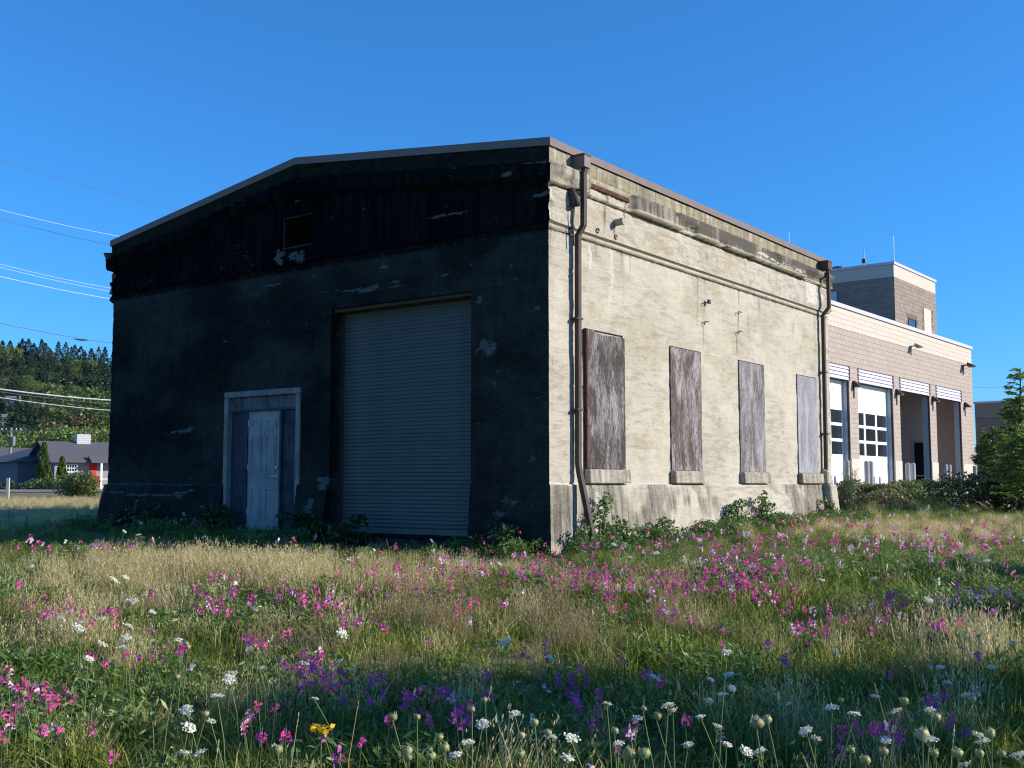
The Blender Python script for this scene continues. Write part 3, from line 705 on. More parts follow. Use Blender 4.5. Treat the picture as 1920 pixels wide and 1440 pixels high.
M['jamb'] = plain('pale_steel_jamb', (.36, .42, .46), .5, .06)
gl = NT('dark_window_glass'); M['glass'] = gl.done((.02, .025, .03), .05); gl.p.inputs['Specular IOR Level'].default_value = .8
M['room'] = plain('station_interior_wall', (.50, .43, .42), .9, .05)
M['room_floor'] = plain('station_floor', (.22, .22, .22), .6)
T = .26
# the structural walls behind the blocks
m = MB(); m.box(S0, S1 - .02, .012, T, ZL, ZC); m.build('wall', M['mortar_tan'], st)
m = MB(); m.box(S0, S1 - .02, .010, T, ZC + .001, ZR); m.build('wall', M['mortar_cream'], st)
piers = []
prev = S0
for (a, b) in bays: piers.append((prev, a)); prev = b
piers.append((prev, S1))
for (a, b) in piers:
    MB().box(a + .003, b - .003 - (.02 if b == S1 else 0), .012, T, ZB, ZL - .002).build('pier', M['mortar_tan'], st)
    MB().box(a - .002, b + .002, -.03, T, SG - .3, ZB - .002).build('pier_base', M['block_cream'], st, bevel=.01)
# right-hand end wall, back, roof, floor, inner walls
DEP = 14.0
MB().box(S1 - .3, S1 - .001, T + .001, DEP, SG - .3, ZL).build('wall', M['mortar_tan'], st)
MB().box(S1 - .3, S1 - .001, T + .001, DEP, ZL + .001, ZR).build('wall', M['mortar_cream'], st)
MB().box(S0, S1, DEP, DEP + .3, SG - .3, ZR).build('wall', M['mortar_tan'], st)
MB().box(S0 - .3, S0 - .001, 0, DEP + .3, SG - .3, ZR).build('wall', M['mortar_tan'], st)
MB().box(S0, S1, T, DEP, ZR - .45, ZR - .3).build('roof', M['roof_felt'], st)
MB().box(S0, S1, .02, DEP, SG - .2, SG + .04).build('floor', M['room_floor'], st)
MB().box(S0, S1 - .3, 8.0, 8.2, SG + .041, ZR - .46).build('inner_wall', M['room'], st)
MB().box(S0, S1 - .3, T + .02, 8.0, 5.6, 5.7).build('ceiling', plain('grey_ceiling', (.3, .3, .3), .9), st)
MB().box(4.35, 4.5, .36, 8.0, SG + .041, 5.59).build('inner_wall', M['room'], st)
MB().box(S1 - .5, S1 - .305, T, 8.0, SG + .041, 5.59).build('inner_wall', M['room'], st)
MB().box(S0, S1 + .05, -.06, .42, ZR + .002, ZR + .16).build('coping', M['coping'], st)
MB().box(S1 - .32, S1 + .05, .421, DEP + .3, ZR + .002, ZR + .16).build('coping', M['coping'], st)
# concrete blocks: the nearest 300 one by one, the rest joined
unit = MB().box(0, 1, 0, 1, 0, 1); unit_me = {k: mesh('block', unit.v, unit.f) for k in ('tan', 'cream', 'grey')}
for k in unit_me: unit_me[k].materials.append(M['block_' + k])
singles = []
def courses(a, b, z0, z1, cls, out, bl=.4, bh=.2, face='front', off=0.0):
    z = z0; r = 0
    while z < z1 - .05:
        h = min(bh, z1 - z); s = a - (bl / 2 if r % 2 else 0) + off
        while s < b - .02:
            x0, x1 = max(s, a), min(s + bl, b)
            if x1 - x0 > .05: out.append((x0 + .005, x1 - .005, z + .005, z + h - .005, cls))
            s += bl
        z += bh; r += 1
blk = []
courses(S0, S1, ZL, ZC, 'tan', blk); courses(S0, S1, ZC, ZR, 'cream', blk)
for (a, b) in piers: courses(a, b, ZB, ZL, 'tan', blk)
vis = [q for q in blk if q[0] > -9.6]
# nearest to the viewer first
vis_s = sorted(vis, key=lambda q: (q[4] == 'cream', q[0]))[:300]; ids = set(map(id, vis_s))
for q in vis_s:
    o = bpy.data.objects.new('block', unit_me[q[4]]); C.objects.link(o); o.parent = st
    o.location = (q[0], 0.0, q[2]); o.scale = (q[1] - q[0], .011, q[3] - q[2])
for cls in ('tan', 'cream'):
    m = MB()
    for q in blk:
        if id(q) not in ids and q[4] == cls: m.box(q[0], q[1], 0, .009, q[2], q[3])
    tag(m.build('block_courses', M['block_' + cls], st), kind='stuff')
# bays
for k, (a, b) in enumerate(bays):
    bay = empty('bay_head', (a, 0, 0), 0, st); wd = b - a
    for q in range(4):
        z = 4.955 + q * .143
        MB().hexa([(.05, -.05, z), (wd - .1, -.05, z), (wd - .1, .08, z + .02), (.05, .08, z + .02)], [(.05, -.02, z + .125), (wd - .1, -.02, z + .125), (wd - .1, .08, z + .125), (.05, .08, z + .125)]).build('louvre_blade', M['louvre'], bay)
    MB().box(.003, wd - .003, .09, .12, 4.95, ZL - .01).build('louvre_back', M['bronze'], bay)
    MB().box(wd - .09, wd - .003, -.06, .085, 4.94, ZL - .01).build('louvre_side', M['bronze'], bay)
    MB().box(.003, wd - .003, -.03, .2, ZL - .045, ZL - .006).build('louvre_cap', M['bronze'], bay)
    MB().box(wd - .005, wd + .06, .03, .09, SG, 4.94).build('jamb_edge', M['bronze'], bay)
    for x in (.0, wd - .05): MB().box(x + .003, x + .047, .10, .34, SG, 4.94).build('jamb', M['jamb'], bay)
    if k < 2:   # closed white sectional door with three by three panes
        dr = empty('sectional_door', (0, .62, 0), 0, bay) if False else empty('sectional_door', (a, .27, 0), 0, st)
        zb = [SG + .05, 1.98, 2.82, 3.66, 4.95]
        MB().box(.06, wd - .06, 0, .05, SG + .05, 1.96).build('door_panel', M['white_door'], dr)
        MB().box(.06, wd - .06, 0, .05, 3.83, 4.95).build('door_panel', M['white_door'], dr)
        w3 = (wd - .12) / 3; hs = (3.83 - 1.96) / 3
        for r_ in range(3):
            for c_ in range(3):
                x0 = .06 + c_ * w3; zz0 = 1.96 + r_ * hs
                MB().box(x0 + .09, x0 + w3 - .09, .028, .036, zz0 + .06, zz0 + hs - .06).build('pane', M['glass'], dr)
                mm = MB(); mm.box(x0 + .001, x0 + .09, 0, .05, zz0 + .001, zz0 + hs - .001).box(x0 + w3 - .09, x0 + w3 - .001, 0, .05, zz0 + .001, zz0 + hs - .001)
                mm.box(x0 + .091, x0 + w3 - .091, 0, .05, zz0 + .001, zz0 + .06).box(x0 + .091, x0 + w3 - .091, 0, .05, zz0 + hs - .06, zz0 + hs - .001); mm.build('pane_frame', M['white_door'], dr)
# dark door in the open third bay's back, with its push bar
def st_hit(px, py, s=None, t=None):     # picture point -> station coordinates on a plane s = const or t = const
    d = ray(px, py); n, c = (SR, s) if s is not None else (SL, t)
    k = (SP.x * n.x + SP.y * n.y + c) / (d.x * n.x + d.y * n.y); p = EYE + d * k; q = Vector((p.x, p.y)) - SP
    return q.dot(SR), q.dot(SL), p.z
ta, tb_ = sorted((st_hit(1714.5, 830, s=4.35)[1], st_hit(1737, 830, s=4.35)[1])); dz_ = st_hit(1725, 830, s=4.35)[2]
d2 = empty('inner_door', (4.34, ta, 0), 0, st); dw = tb_ - ta
MB().box(-.05, 0, 0, dw, SG + .05, dz_).build('door_leaf', plain('black_door', (.012, .012, .02), .4), d2)
MB().box(-.10, -.06, .05, dw - .05, SG + 1.0, SG + 1.05).build('push_bar', M['metal_light'], d2)
MB().box(-.06, 0, -.06, -.001, SG + .05, dz_ + .06).box(-.06, 0, dw + .001, dw + .06, SG + .05, dz_ + .06).build('door_frame', M['room'], d2)
# lamps on the piers and floodlights
def pier_lamp(s, z):
    l = empty('wall_lamp', (s, 0, z), 0, st)
    MB().box(-.06, .06, -.03, 0, -.42, .12).build('lamp_bracket', M['bronze'], l)
    MB().hexa([(-.12, -.34, .0), (.12, -.34, .0), (.12, -.03, .0), (-.12, -.03, .0)], [(-.10, -.20, .13), (.10, -.20, .13), (.12, -.03, .28), (-.12, -.03, .28)]).build('lamp_hood', M['bronze'], l, bevel=.02)
    MB().box(-.09, .09, -.31, -.08, -.015, -.001).build('lamp_lens', plain('lens', (.5, .5, .5), .3), l)
for s in (-7.0, -2.03, 2.9, 8.0): pier_lamp(s, 4.72)
def flood(s, z, mat, sc=1.0):
    l = empty('floodlight', (s, 0, z), 0, st); l.scale = (sc, sc, sc)
    MB().box(-.05, .05, -.05, 0, -.35, .12).build('flood_bracket', mat, l)
    MB().tube([(0, -.02, .05), (0, -.2, .12)], .03, 6).build('flood_arm', mat, l)
    MB().hexa([(-.16, -.62, -.02), (.16, -.62, -.02), (.14, -.22, .02), (-.14, -.22, .02)], [(-.13, -.58, .05), (.13, -.58, .05), (.12, -.22, .24), (-.12, -.22, .24)]).build('flood_hood', mat, l, bevel=.03)
    MB().box(-.12, .12, -.57, -.28, -.035, -.01).build('flood_lens', plain('flood_glass', (.55, .55, .5), .2), l)
flood(.05, 6.98, plain('tan_lamp_metal', (.30, .25, .2), .5), .9); flood(7.9, 6.75, M['bronze'], 1.05)
# tower behind the bays
TC = Vector((18.74, 54.0)) - SP; ts, tt = TC.dot(SR), TC.dot(SL)
tw = empty('tower', (ts, tt, 0), 0, st)
TZ, TB, TWX, TWY = 11.62, 11.0, st_hit(1754.5, 560, t=tt)[0] - ts, 6.0
MB().box(.01, TWX, .01, TWY, ZR - .5, TB).build('tower_wall', M['mortar_grey'], tw)
MB().box(.006, TWX + .004, .006, TWY, TB + .001, TZ).build('tower_band', M['block_cream'], tw)
MB().box(-.05, TWX + .05, -.05, TWY + .05, TZ + .001, TZ + .13).build('coping', M['coping'], tw)
m = MB(); q = []; courses(0, TWX, ZR - .2, TB, 'grey', q)
h1, h2 = st_hit(1702.5, 594.5, t=tt), st_hit(1718, 616, t=tt); win = (h1[0] - ts, h2[0] - ts, h2[2] - .1, h1[2])
h1, h2 = st_hit(1732, 577, t=tt), st_hit(1747, 628, t=tt); pan = (h1[0] - ts, h2[0] - ts, ZR - .2, h1[2])
for (a, b, za, zb_, c) in q:
    if any(a < w_[1] and b > w_[0] and za < w_[3] and zb_ > w_[2] for w_ in (win, pan)): continue
    m.box(a, b, -.001, .009, za, zb_)
q = []; courses(0.02, TWY, ZR - .2, TB, 'grey', q)
for (a, b, za, zb_, c) in q: m.box(-.001, .009, a, b, za, zb_)
tag(m.build('block_courses', M['block_grey'], tw), kind='stuff')
MB().box(pan[0], pan[1], -.004, .009, pan[2], pan[3]).build('cream_panel', M['block_cream'], tw)
MB().box(win[0] + .06, win[1] - .06, .0, .009, win[2] + .06, win[3] - .06).build('pane', M['glass'], tw)
m = MB(); m.box(win[0], win[1], -.03, .009, win[3] - .06, win[3]).box(win[0], win[1], -.03, .009, win[2], win[2] + .06).box(win[0], win[0] + .06, -.03, .009, win[2] + .06, win[3] - .06).box(win[1] - .06, win[1], -.03, .009, win[2] + .06, win[3] - .06); m.build('window_frame', M['bronze'], tw)
# rooftop things and the downpipe with conductor box on the shaded tower face
m = MB(); m.box(-.14, -.001, 2.9, 3.5, 9.85, 10.55); m.build('rainwater_head', M['metal_light'], tw, bevel=.02)
MB().box(-.10, -.001, 3.1, 3.3, ZR - .3, 9.849).build('downpipe', M['metal_light'], tw)
def aerial(x, y, h, z=TZ + .13):
    MB().tube([(x, y, z), (x, y, z + h)], .022, 5).build('aerial', M['metal_light'], tw)
aerial(1.1, .35, 1.5); aerial(.35, 1.6, .9); MB().tube([(.35, 1.6, TZ + .3), (.35, 1.6, TZ + .5)], .12, 8).build('aerial_collar', M['bronze'], tw)
aerial(-.0, 4.2, .05)
MB().tube([(1.0, 3.2, TZ + .13), (1.0, 3.2, TZ + .38), (1.0, 3.2, TZ + .42)], [.3, .3, .12], 12).build('roof_vent', M['bronze'], tw)
aerial(.4, 5.6, 2.3)
# wing to the far right
e0 = at_depth(1833, 907, 66)
wg = empty('station_wing', (e0.x, e0.y, 0), SYAW)
tag(wg, 'lower grey block building with a pale top band behind the conifer at right', 'building')
WZ = .87 + (907 - 757) * 66 / 2098
MB().box(0, 8, -14, 0, .0, WZ - .85).build('wall', M['mortar_grey'], wg)
MB().box(-.004, 8, -14, .004, WZ - .849, WZ).build('wall_band', plain('dull_tan_band', (.30, .25, .20), .9, .06), wg)
MB().box(-.06, 8.05, -14.05, .06, WZ + .001, WZ + .12).build('coping', M['coping'], wg)
m = MB(); q = []; courses(-9, 0, .3, WZ - .86, 'grey', q)
for (a, b, za, zb_, c) in q:
    if not (za < 3.2 and -2.9 < a < -1.1): m.box(-.008, .001, a, b, za, zb_)
tag(m.build('block_courses', M['block_grey'], wg), kind='stuff')
m = MB().box(-.03, -.001, -2.9, -2.8, .6, 3.2).box(-.03, -.001, -1.2, -1.1, .6, 3.2).box(-.03, -.001, -2.8, -1.2, 3.1, 3.2); m.build('window_frame', M['jamb'], wg)
MB().box(-.012, -.002, -2.8, -1.2, .6, 3.1).build('pane', M['glass'], wg)
# apron and bollards
AP = plain('concrete_apron', (.30, .29, .27), .9, .1, 1.5)
def spt(s, t): p = SP + SR * s + SL * t; return (p.x, p.y)
m = MB(); m.poly([(*spt(S0, .02), SG - .02), (*spt(S0, -7), SG - .06), (*spt(14, -7), SG - .06), (*spt(14, .02), SG - .02)]); tag(m.build('apron_paving', AP), kind='structure')
bm = MB().tube([(0, 0, 0), (0, 0, 1.38), (0, 0, 1.43)], [.10, .10, .06], 12)
M['boll'] = plain('grey_bollard_paint', (.33, .33, .33), .6)
first = None
bl_lab = {0: 'grey bollard left of the first white bay door', 1: 'pale bollard nearest the white door with nine panes', 2: 'grey bollard right of the pale one by the white door', 3: 'left bollard of the pair before the open bay with dark inner door',
          4: 'right bollard of the pair before the open bay with dark inner door', 5: 'left bollard of the pair before the last bay', 6: 'right bollard of the pair before the last bay', 7: 'dark bollard at the right corner of the station'}
for k, px in enumerate((1589, 1626, 1634, 1703, 1713, 1774, 1781, 1829)):
    d = ray(px, 907); off = -.9      # row standing just before the piers
    A0 = SP + SL * off; den = d.x * SL.x + d.y * SL.y; kk = (A0.x * SL.x + A0.y * SL.y) / den
    if k == 0:
        o = bm.build('bollard', M['boll'], smooth=False)
        first = o
    else: o = first.copy(); C.objects.link(o)
    o.location = (d.x * kk, d.y * kk, SG + .08)
    tag(o, bl_lab[k], 'bollard', 'bollards in front of the station bays')

# ------------------------------------------------------------------ foliage tools
def leaf_mat(name, cols, transl=.25, rough=.45, loc_scale=.0):
    t = NT(name); r = t.n('ShaderNodeObjectInfo').outputs['Random']; g = t.n('ShaderNodeNewGeometry').outputs['Random Per Island']
    f = t.math('FRACT', t.math('ADD', t.math('MULTIPLY', r, .6), g))
    n = len(cols); c = t.ramp(f, [(i / max(1, n - 1), cols[i]) for i in range(n)])
    t.done(c, rough); t.p.inputs['Specular IOR Level'].default_value = .45; tr = t.n('ShaderNodeBsdfTranslucent'); t.l(c, tr.inputs[0]); mx = t.n('ShaderNodeMixShader'); mx.inputs[0].default_value = transl
    t.l(t.p.outputs[0], mx.inputs[1]); t.l(tr.outputs[0], mx.inputs[2]); t.l(mx.outputs[0], t.out.inputs[0]); return t.m
def rot_frames(rng, n, up_bias=0.0):
    a = rng.normal(size=(n, 3)); a[:, 2] += up_bias; a /= np.linalg.norm(a, axis=1)[:, None]
    b = rng.normal(size=(n, 3)); b -= (b * a).sum(1)[:, None] * a; b /= np.linalg.norm(b, axis=1)[:, None]
    return a, b, np.cross(a, b)
def leaves(pts, size, rng, aspect=.5, up=.5, jitter=.4, dirs=None):
    """one pointed four-cornered leaf at each point"""
    n = len(pts); nrm, u, v = rot_frames(rng, n, up)
    if dirs is not None:
        u = dirs + rng.normal(size=(n, 3)) * .3; u /= np.linalg.norm(u, axis=1)[:, None]; v = np.cross(nrm, u); v /= np.maximum(1e-6, np.linalg.norm(v, axis=1))[:, None]
    s = (size * (1 + jitter * (rng.random(n) - .5) * 2))[:, None]
    V = np.stack([pts - u * s * .5, pts + v * s * aspect * .5 + u * s*.05, pts + u * s * .5, pts - v * s * aspect * .5 + u*s*.05], 1).reshape(-1, 3)
    Q = np.arange(n * 4).reshape(-1, 4); return V, Q
def blob_points(rng, n, blobs, shell=.55):
    """points through ellipsoids (cx,cy,cz,rx,ry,rz), denser towards the skin"""
    vol = np.array([b[3] * b[4] * b[5] for b in blobs]) ** .8; idx = rng.choice(len(blobs), n, p=vol / vol.sum())
    d = rng.normal(size=(n, 3)); d /= np.linalg.norm(d, axis=1)[:, None]; r = shell + (1 - shell) * rng.random(n) ** .6
    B = np.array(blobs)[idx]; return B[:, :3] + d * r[:, None] * B[:, 3:], d
def trunk_mesh(pts, rad, n=7): 
    m = MB(); m.tube(pts, rad, n); return m
M['bark'] = plain('bark', (.09, .065, .045), .95, .3, 9, bump=.5)
G_DARK = leaf_mat('dark_conifer_needles', [(.022, .045, .028), (.040, .072, .036), (.055, .095, .045), (.030, .058, .040)], .1)
G_MID = leaf_mat('mid_green_leaves', [(.06, .10, .024), (.10, .155, .036), (.14, .20, .05), (.075, .13, .03)], .3)
G_BRIGHT = leaf_mat('bright_green_leaves', [(.09, .14, .03), (.14, .20, .045), (.17, .23, .06)], .25)
G_OLIVE = leaf_mat('olive_leaves', [(.14, .145, .05), (.22, .215, .08), (.28, .25, .11), (.12, .16, .05)], .42)
G_BROWN = leaf_mat('brown_leaves', [(.20, .13, .07), (.30, .18, .10), (.17, .15, .06), (.13, .14, .05)], .35)
G_CEDAR = leaf_mat('column_shrub_leaves', [(.05, .085, .015), (.085, .13, .025), (.11, .15, .03)], .2)

def tree_obj(name, trunk_me, crown_me, loc, rz=0, sc=1.0, label=None, cat='tree', group=None):
    root = empty(name, loc, rz); wf_ = rnd.uniform(.75, 1.45) if name == 'conifer' else 1; root.scale = (sc * wf_, sc * wf_, sc); tag(root, label, cat, group)
    if trunk_me is not None: o = link_mesh('trunk', trunk_me, None, root)
    link_mesh('crown', crown_me, None, root); return root
def mk_mesh(V, Q, mat, name='crown', T=None):
    me = np_mesh(name, V, Q, T); me.materials.append(mat); return me
def conifer_meshes(rng, H, Rb, mat, n=900):
    h = rng.random(n) ** 1.15; tier = .72 + .28 * np.abs(np.sin(h * 26 + rng.random() * 6)) ; side = 1 + .25 * np.sin(rng.random() * 6 + h * 9)
    a = rng.random(n) * 2 * np.pi; rad = Rb * (1 - h) ** .8 * tier * (.35 + .65 * rng.random(n) ** .5) * (1 + .22 * np.sin(a * 3 + h * 17)) * side
    pts = np.stack([rad * np.cos(a), rad * np.sin(a), .08 * H + .92 * H * h - .10 * rad], 1)
    dirs = np.stack([np.cos(a), np.sin(a), -.35 + 0 * a], 1)
    V, Q = leaves(pts, H * .075 * (1.15 - .55 * h), rng, .42, .9, .4, dirs)
    tm = trunk_mesh([(0, 0, -.5), (0, 0, H * .5), (0, 0, H * .97)], [H * .018, H * .012, .03]); t = mesh('trunk', tm.v, tm.f); t.materials.append(M['bark'])
    return t, mk_mesh(V, Q, mat)
def broad_meshes(rng, H, W, mat, n=2500, leaf=.3, lobes=9):
    bl = [(0, 0, H * .6, W * .38, W * .38, H * .3)]
    for k in range(lobes):
        a = rng.random() * 6.283; q = W * (.22 + .2 * rng.random()); zz = H * (.35 + .45 * rng.random())
        bl.append((q * math.cos(a), q * math.sin(a), zz, W * (.14 + .12 * rng.random()), W * (.14 + .12 * rng.random()), H * (.10 + .10 * rng.random())))
    pts, d = blob_points(rng, n, bl); V, Q = leaves(pts, leaf, rng, .7, .4)
    m = MB(); m.tube([(0, 0, -.3), (.05 * W, 0, H * .3), (0, .03 * W, H * .7)], [H * .03, H * .022, H * .006], 7)
    for k in range(6):
        a = k * 1.1 + rng.random(); m.tube([(.03 * W, 0, H * (.22 + .05 * k)), (W * .2 * math.cos(a), W * .2 * math.sin(a), H * (.42 + .05 * k)), (W * .36 * math.cos(a), W * .36 * math.sin(a), H * (.55 + .05 * k))], [H * .012, H * .008, .01], 5)
    t = mesh('trunk', m.v, m.f); t.materials.append(M['bark']); return t, mk_mesh(V, Q, mat)
rng = np.random.default_rng(11)
con = [conifer_meshes(rng, 18, 5.0 + .5 * (k % 3), G_DARK, 1100) for k in range(5)]
con_l = [conifer_meshes(rng, 15, 3.6, leaf_mat('green_conifer_needles', [(.03, .06, .03), (.05, .09, .04), (.06, .10, .05)], .1)) for _ in range(2)]
bro = [broad_meshes(rng, 12, 10, G_MID, 2200, .42) for _ in range(3)]
bro_y = [broad_meshes(rng, 9, 9, G_BRIGHT, 2400, .34) for _ in range(3)]
bro_o = [broad_meshes(rng, 9, 8, G_BROWN, 1200, .40) for _ in range(1)]
# ridge wood
def place_tree(kind, meshes, X, Y, sc, label, group):
    t, c = meshes; z = float(hill_h(np.array(X), np.array(Y))) if Y > 150 else gz(X, Y)
    tree_obj(kind, t, c, (X, Y, z - .2), rnd.uniform(0, 6.28), sc, label, 'tree', group)
# silhouette in the photo, as (x of top, y of top)
sil = [(4, 662), (18, 668), (-14, 660), (-34, 668), (-60, 664), (41, 671), (52, 678), (62, 688), (84, 690), (92, 688), (108, 686), (122, 692), (139, 693), (158, 703), (170, 704), (184, 696), (196, 693), (76, 700), (33, 684), (210, 702), (228, 700), (246, 706), (150, 700), (132, 704)]
for (px, py) in sil:
    Y = rnd.uniform(318, 336); p = at_depth(px, py, Y); zb = float(hill_h(np.array(p.x), np.array(p.y)))
    H = max(9, p.z - zb + .2) * rnd.choice([1, 1, .95, .86, 1.03]); me = rnd.choice(con); place_tree('conifer', me, p.x, Y, H / 17.9, 'tall dark conifer along the skyline of the wooded hill', 'skyline conifers on the hill')
for row, (Y, n, ymin, ymax) in enumerate(((300, 26, 705, 722), (278, 26, 722, 742), (255, 24, 742, 760), (232, 22, 757, 775), (212, 20, 768, 786))):
    for k in range(n):
        px = -90 + 370 * (k + rnd.uniform(-.4, .4)) / n; Yk = Y + rnd.uniform(-7, 7); p = at_depth(px, rnd.uniform(ymin, ymax), Yk)
        zb = float(hill_h(np.array(p.x), np.array(Yk))); H = min(24, max(6, p.z - zb))
        r = rnd.random()
        if r < (.8 if row < 2 else .5): place_tree('conifer', rnd.choice(con), p.x, Yk, H / 17.9, 'dark conifer inside the wood on the hillside', 'conifers in the hillside wood')
        elif r < .62 + .1 * row and row > 0: place_tree('conifer', rnd.choice(con_l), p.x, Yk, H / 15, 'lighter green conifer in the hillside wood', 'lighter conifers in the hillside wood')
        else: place_tree('broadleaf_tree', rnd.choice(bro), p.x, Yk, H / 12 * .8, 'round green broadleaf tree in the hillside wood', 'broadleaf trees in the hillside wood')
for px, py, Y in ((82, 735, 240), (20, 705, 290)):
    p = at_depth(px, py, Y); place_tree('broadleaf_tree', bro_y[0], p.x, Y, .8, 'bright green tree among dark conifers' if px > 50 else 'bright green tree high up at the left edge', None)
for k, (px, py, Y, sc, me, lab) in enumerate(((34, 800, 150, .8, bro_y[1], 'bright green tree above the roof of the left wing'), (62, 790, 140, .95, bro_y[0], 'bright green tree left of the chimney'), (92, 786, 138, 1.05, bro_y[2], 'bright green tree behind the middle of the house roof'),
        (128, 784, 142, 1.1, bro_y[1], 'bright green tree just behind the grey chimney'), (160, 782, 136, 1.05, bro_y[0], 'bright green tree right of the chimney'), (190, 786, 132, 1.05, bro_y[2], 'bright green tree at the dark wall corner'), (222, 788, 130, 1.1, bro_y[1], 'bright green tree hidden behind the dark wall'),
        (125, 766, 172, 1.0, bro_o[0], 'reddish brown tree behind the bright green ones'), (160, 768, 175, .9, bro[1], 'green tree nearer the dark wall, behind the bright green ones'),
        (2, 812, 135, .9, bro_y[0], 'bright green tree behind the utility pole'), (-40, 800, 140, 1.0, bro_y[1], 'bright green tree off the left edge'), (40, 778, 165, .9, con[1], 'dark spreading conifer above the left wing roof'), (28, 770, 175, 1.0, con[2], 'dark conifer left of the spreading one'), (-10, 775, 170, 1.1, con[0], 'dark conifer beyond the left edge'))):
    p = at_depth(px, py, Y); place_tree('tree', me, p.x, Y, sc * max(.5, (p.z - .4) / (12 if me in con else 9) / sc) if me not in con else max(.4, (p.z - 2) / 17.9), lab, None)
# small houses among the trees
def hill_house(px, py, Y, w_, h_, lab, col=(.55, .55, .55)):
    for Y in range(170, 330):          # stand it on the slope where the line of sight meets it
        p = at_depth(px, py, Y)
        if float(hill_h(np.array(p.x), np.array(float(Y)))) > p.z - .5: break
    r = empty('hill_house', (p.x, p.y, p.z), .3); tag(r, lab, 'house')
    MB().box(-w_ / 2, w_ / 2, -1.5, 1.5, -1.5, h_).build('wall', plain('house_wall', col, .8, .1, 1), r)
    m = MB(); m.prism([(-w_ / 2 - .2, -1.8, h_), (-w_ / 2 - .2, 1.8, h_), (-w_ / 2 - .2, 0, h_ + .8)], (w_ + .4, 0, 0)); m.build('roof', plain('house_roof', (.16, .16, .17), .9), r)
    for x in (-.3, .25): MB().box(w_ * x, w_ * x + .4, -1.54, -1.5, h_ - .8, h_ - .3).build('window', M['glass'], r)
hill_house(24, 757, 215, 2.6, .9, 'grey house half hidden in trees on the hill', (.14, .15, .16))
hill_house(9, 790, 190, .9, .7, 'small white shed end low on the hill', (.7, .7, .7))
hill_house(97, 733, 262, 2.4, .8, 'tiny pale house peeking out high on the hill', (.6, .58, .5))

# ------------------------------------------------------------------ grey house across the road
h0 = at_depth(101, 915, 90); HG = gz(h0.x, h0.y)
hs = empty('grey_house', (h0.x, h0.y, HG), math.atan2(.6, .8)); tag(hs, 'single storey grey house with dark roof and red door across the road', 'house')
SID = plain('grey_siding', (.30, .27, .28), .8, .05, 2); SIDD = plain('shade_grey_siding', (.13, .135, .17), .8, .05, 2)  # second siding is the grey darkened, shade of the unlit walls in its colour
ROOF = plain('charcoal_shingles', (.10, .10, .108), .9, .12, 8); WHT = plain('white_trim', (.75, .75, .75), .6, .02)
RED = plain('red_door_paint', (.62, .03, .02), .5, .05)
EV = 2.38; HP = 4.0 - .02; W2 = 3.8
MB().box(0, 13, 0, W2 * 2, 0, EV).build('wall', SID, hs)
m = MB(); m.prism([(0, 0, EV), (0, W2 * 2, EV), (0, W2, HP - .15)], (.15, 0, 0)); m.build('gable_wall', SIDD, hs)
MB().box(-.012, -.001, 0, W2 * 2, 0, EV).build('gable_siding', SIDD, hs)  # thin sheet carrying the gable's shade as a darker colour
# roof slopes with thickness
m = MB()
for (ya, yb) in ((-.45, W2), (W2 * 2 + .45, W2)):
    za = EV - .12; m.hexa([(-.45, ya, za), (13.4, ya, za), (13.4, yb, HP), (-.45, yb, HP)], [(-.45, ya, za + .12), (13.4, ya, za + .12), (13.4, yb, HP + .12), (-.45, yb, HP + .12)])
m.build('roof', ROOF, hs)
# left wing with hip roof
lw = (-1.6, 6.5, 5.2, 20)
MB().box(lw[0], lw[1], lw[2], lw[3], 0, EV).build('wall', SIDD, hs)
x0, x1, y0_, y1_ = lw[0] - .5, lw[1] + .5, lw[2] - .5, lw[3] + .5; xm = (x0 + x1) / 2; rz_ = EV + 1.55
m = MB(); a, b, c, d = (x0, y0_, EV), (x1, y0_, EV), (x1, y1_, EV), (x0, y1_, EV); e1, e2 = (xm, y0_ + 3.4, rz_), (xm, y1_ - 3.4, rz_)
for f in ([a, b, e1], [b, c, e2, e1], [c, d, e2], [d, a, e1, e2], [d, c, b, a]): m.poly(f)
m.build('roof', ROOF, hs)
m = MB(); m.box(lw[0] - .04, lw[0] - .001, 11.6, 12.9, .75, 2.1); wf = m.build('window', WHT, hs)
for z in (.83, 1.46): MB().box(lw[0] - .05, lw[0] - .041, 11.7, 12.8, z, z + .56).build('pane', M['glass'], wf)
# big white gridded window
wa, wb = .85, 1.80; wz0, wz1 = .85, 2.15
m = MB(); m.box(wa, wb, -.05, -.001, wz0, wz1); wf = m.build('window', WHT, hs)
for i in range(4):
    for j in range(4):
        x = wa + .1 + i * (wb - wa - .16) / 4; z = wz0 + .09 + j * (wz1 - wz0 - .15) / 4 + (.03 if j > 1 else 0)
        MB().box(x, x + .15, -.058, -.051, z, z + .23).build('pane', M['glass'], wf)
# porch
MB().box(2.75, 3.3, -.06, -.001, .15, 2.2).build('door', RED, hs)
MB().box(3.31, 3.75, -.05, -.001, .15, 1.1).build('red_panel', RED, hs)
m = MB(); m.hexa([(2.6, -1.0, EV - .15), (6.2, -1.0, EV - .15), (6.2, 0, EV + .35), (2.6, 0, EV + .35)], [(2.6, -1.0, EV - .05), (6.2, -1.0, EV - .05), (6.2, 0, EV + .5), (2.6, 0, EV + .5)]); m.build('porch_roof', ROOF, hs)
for x in (3.35, 5.9): MB().box(x, x + .16, -.95, -.79, 0, EV - .15).build('porch_post', WHT, hs)
m = MB(); m.box(3.52, 5.9, -.90, -.86, .9, .97)
m.box(3.52, 5.9, -.90, -.86, .3, .36); m.build('porch_rail', WHT, hs)
MB().box(2.6, 6.2, -1.0, -.0, 0, .15).build('porch_floor', M['paving'], hs)
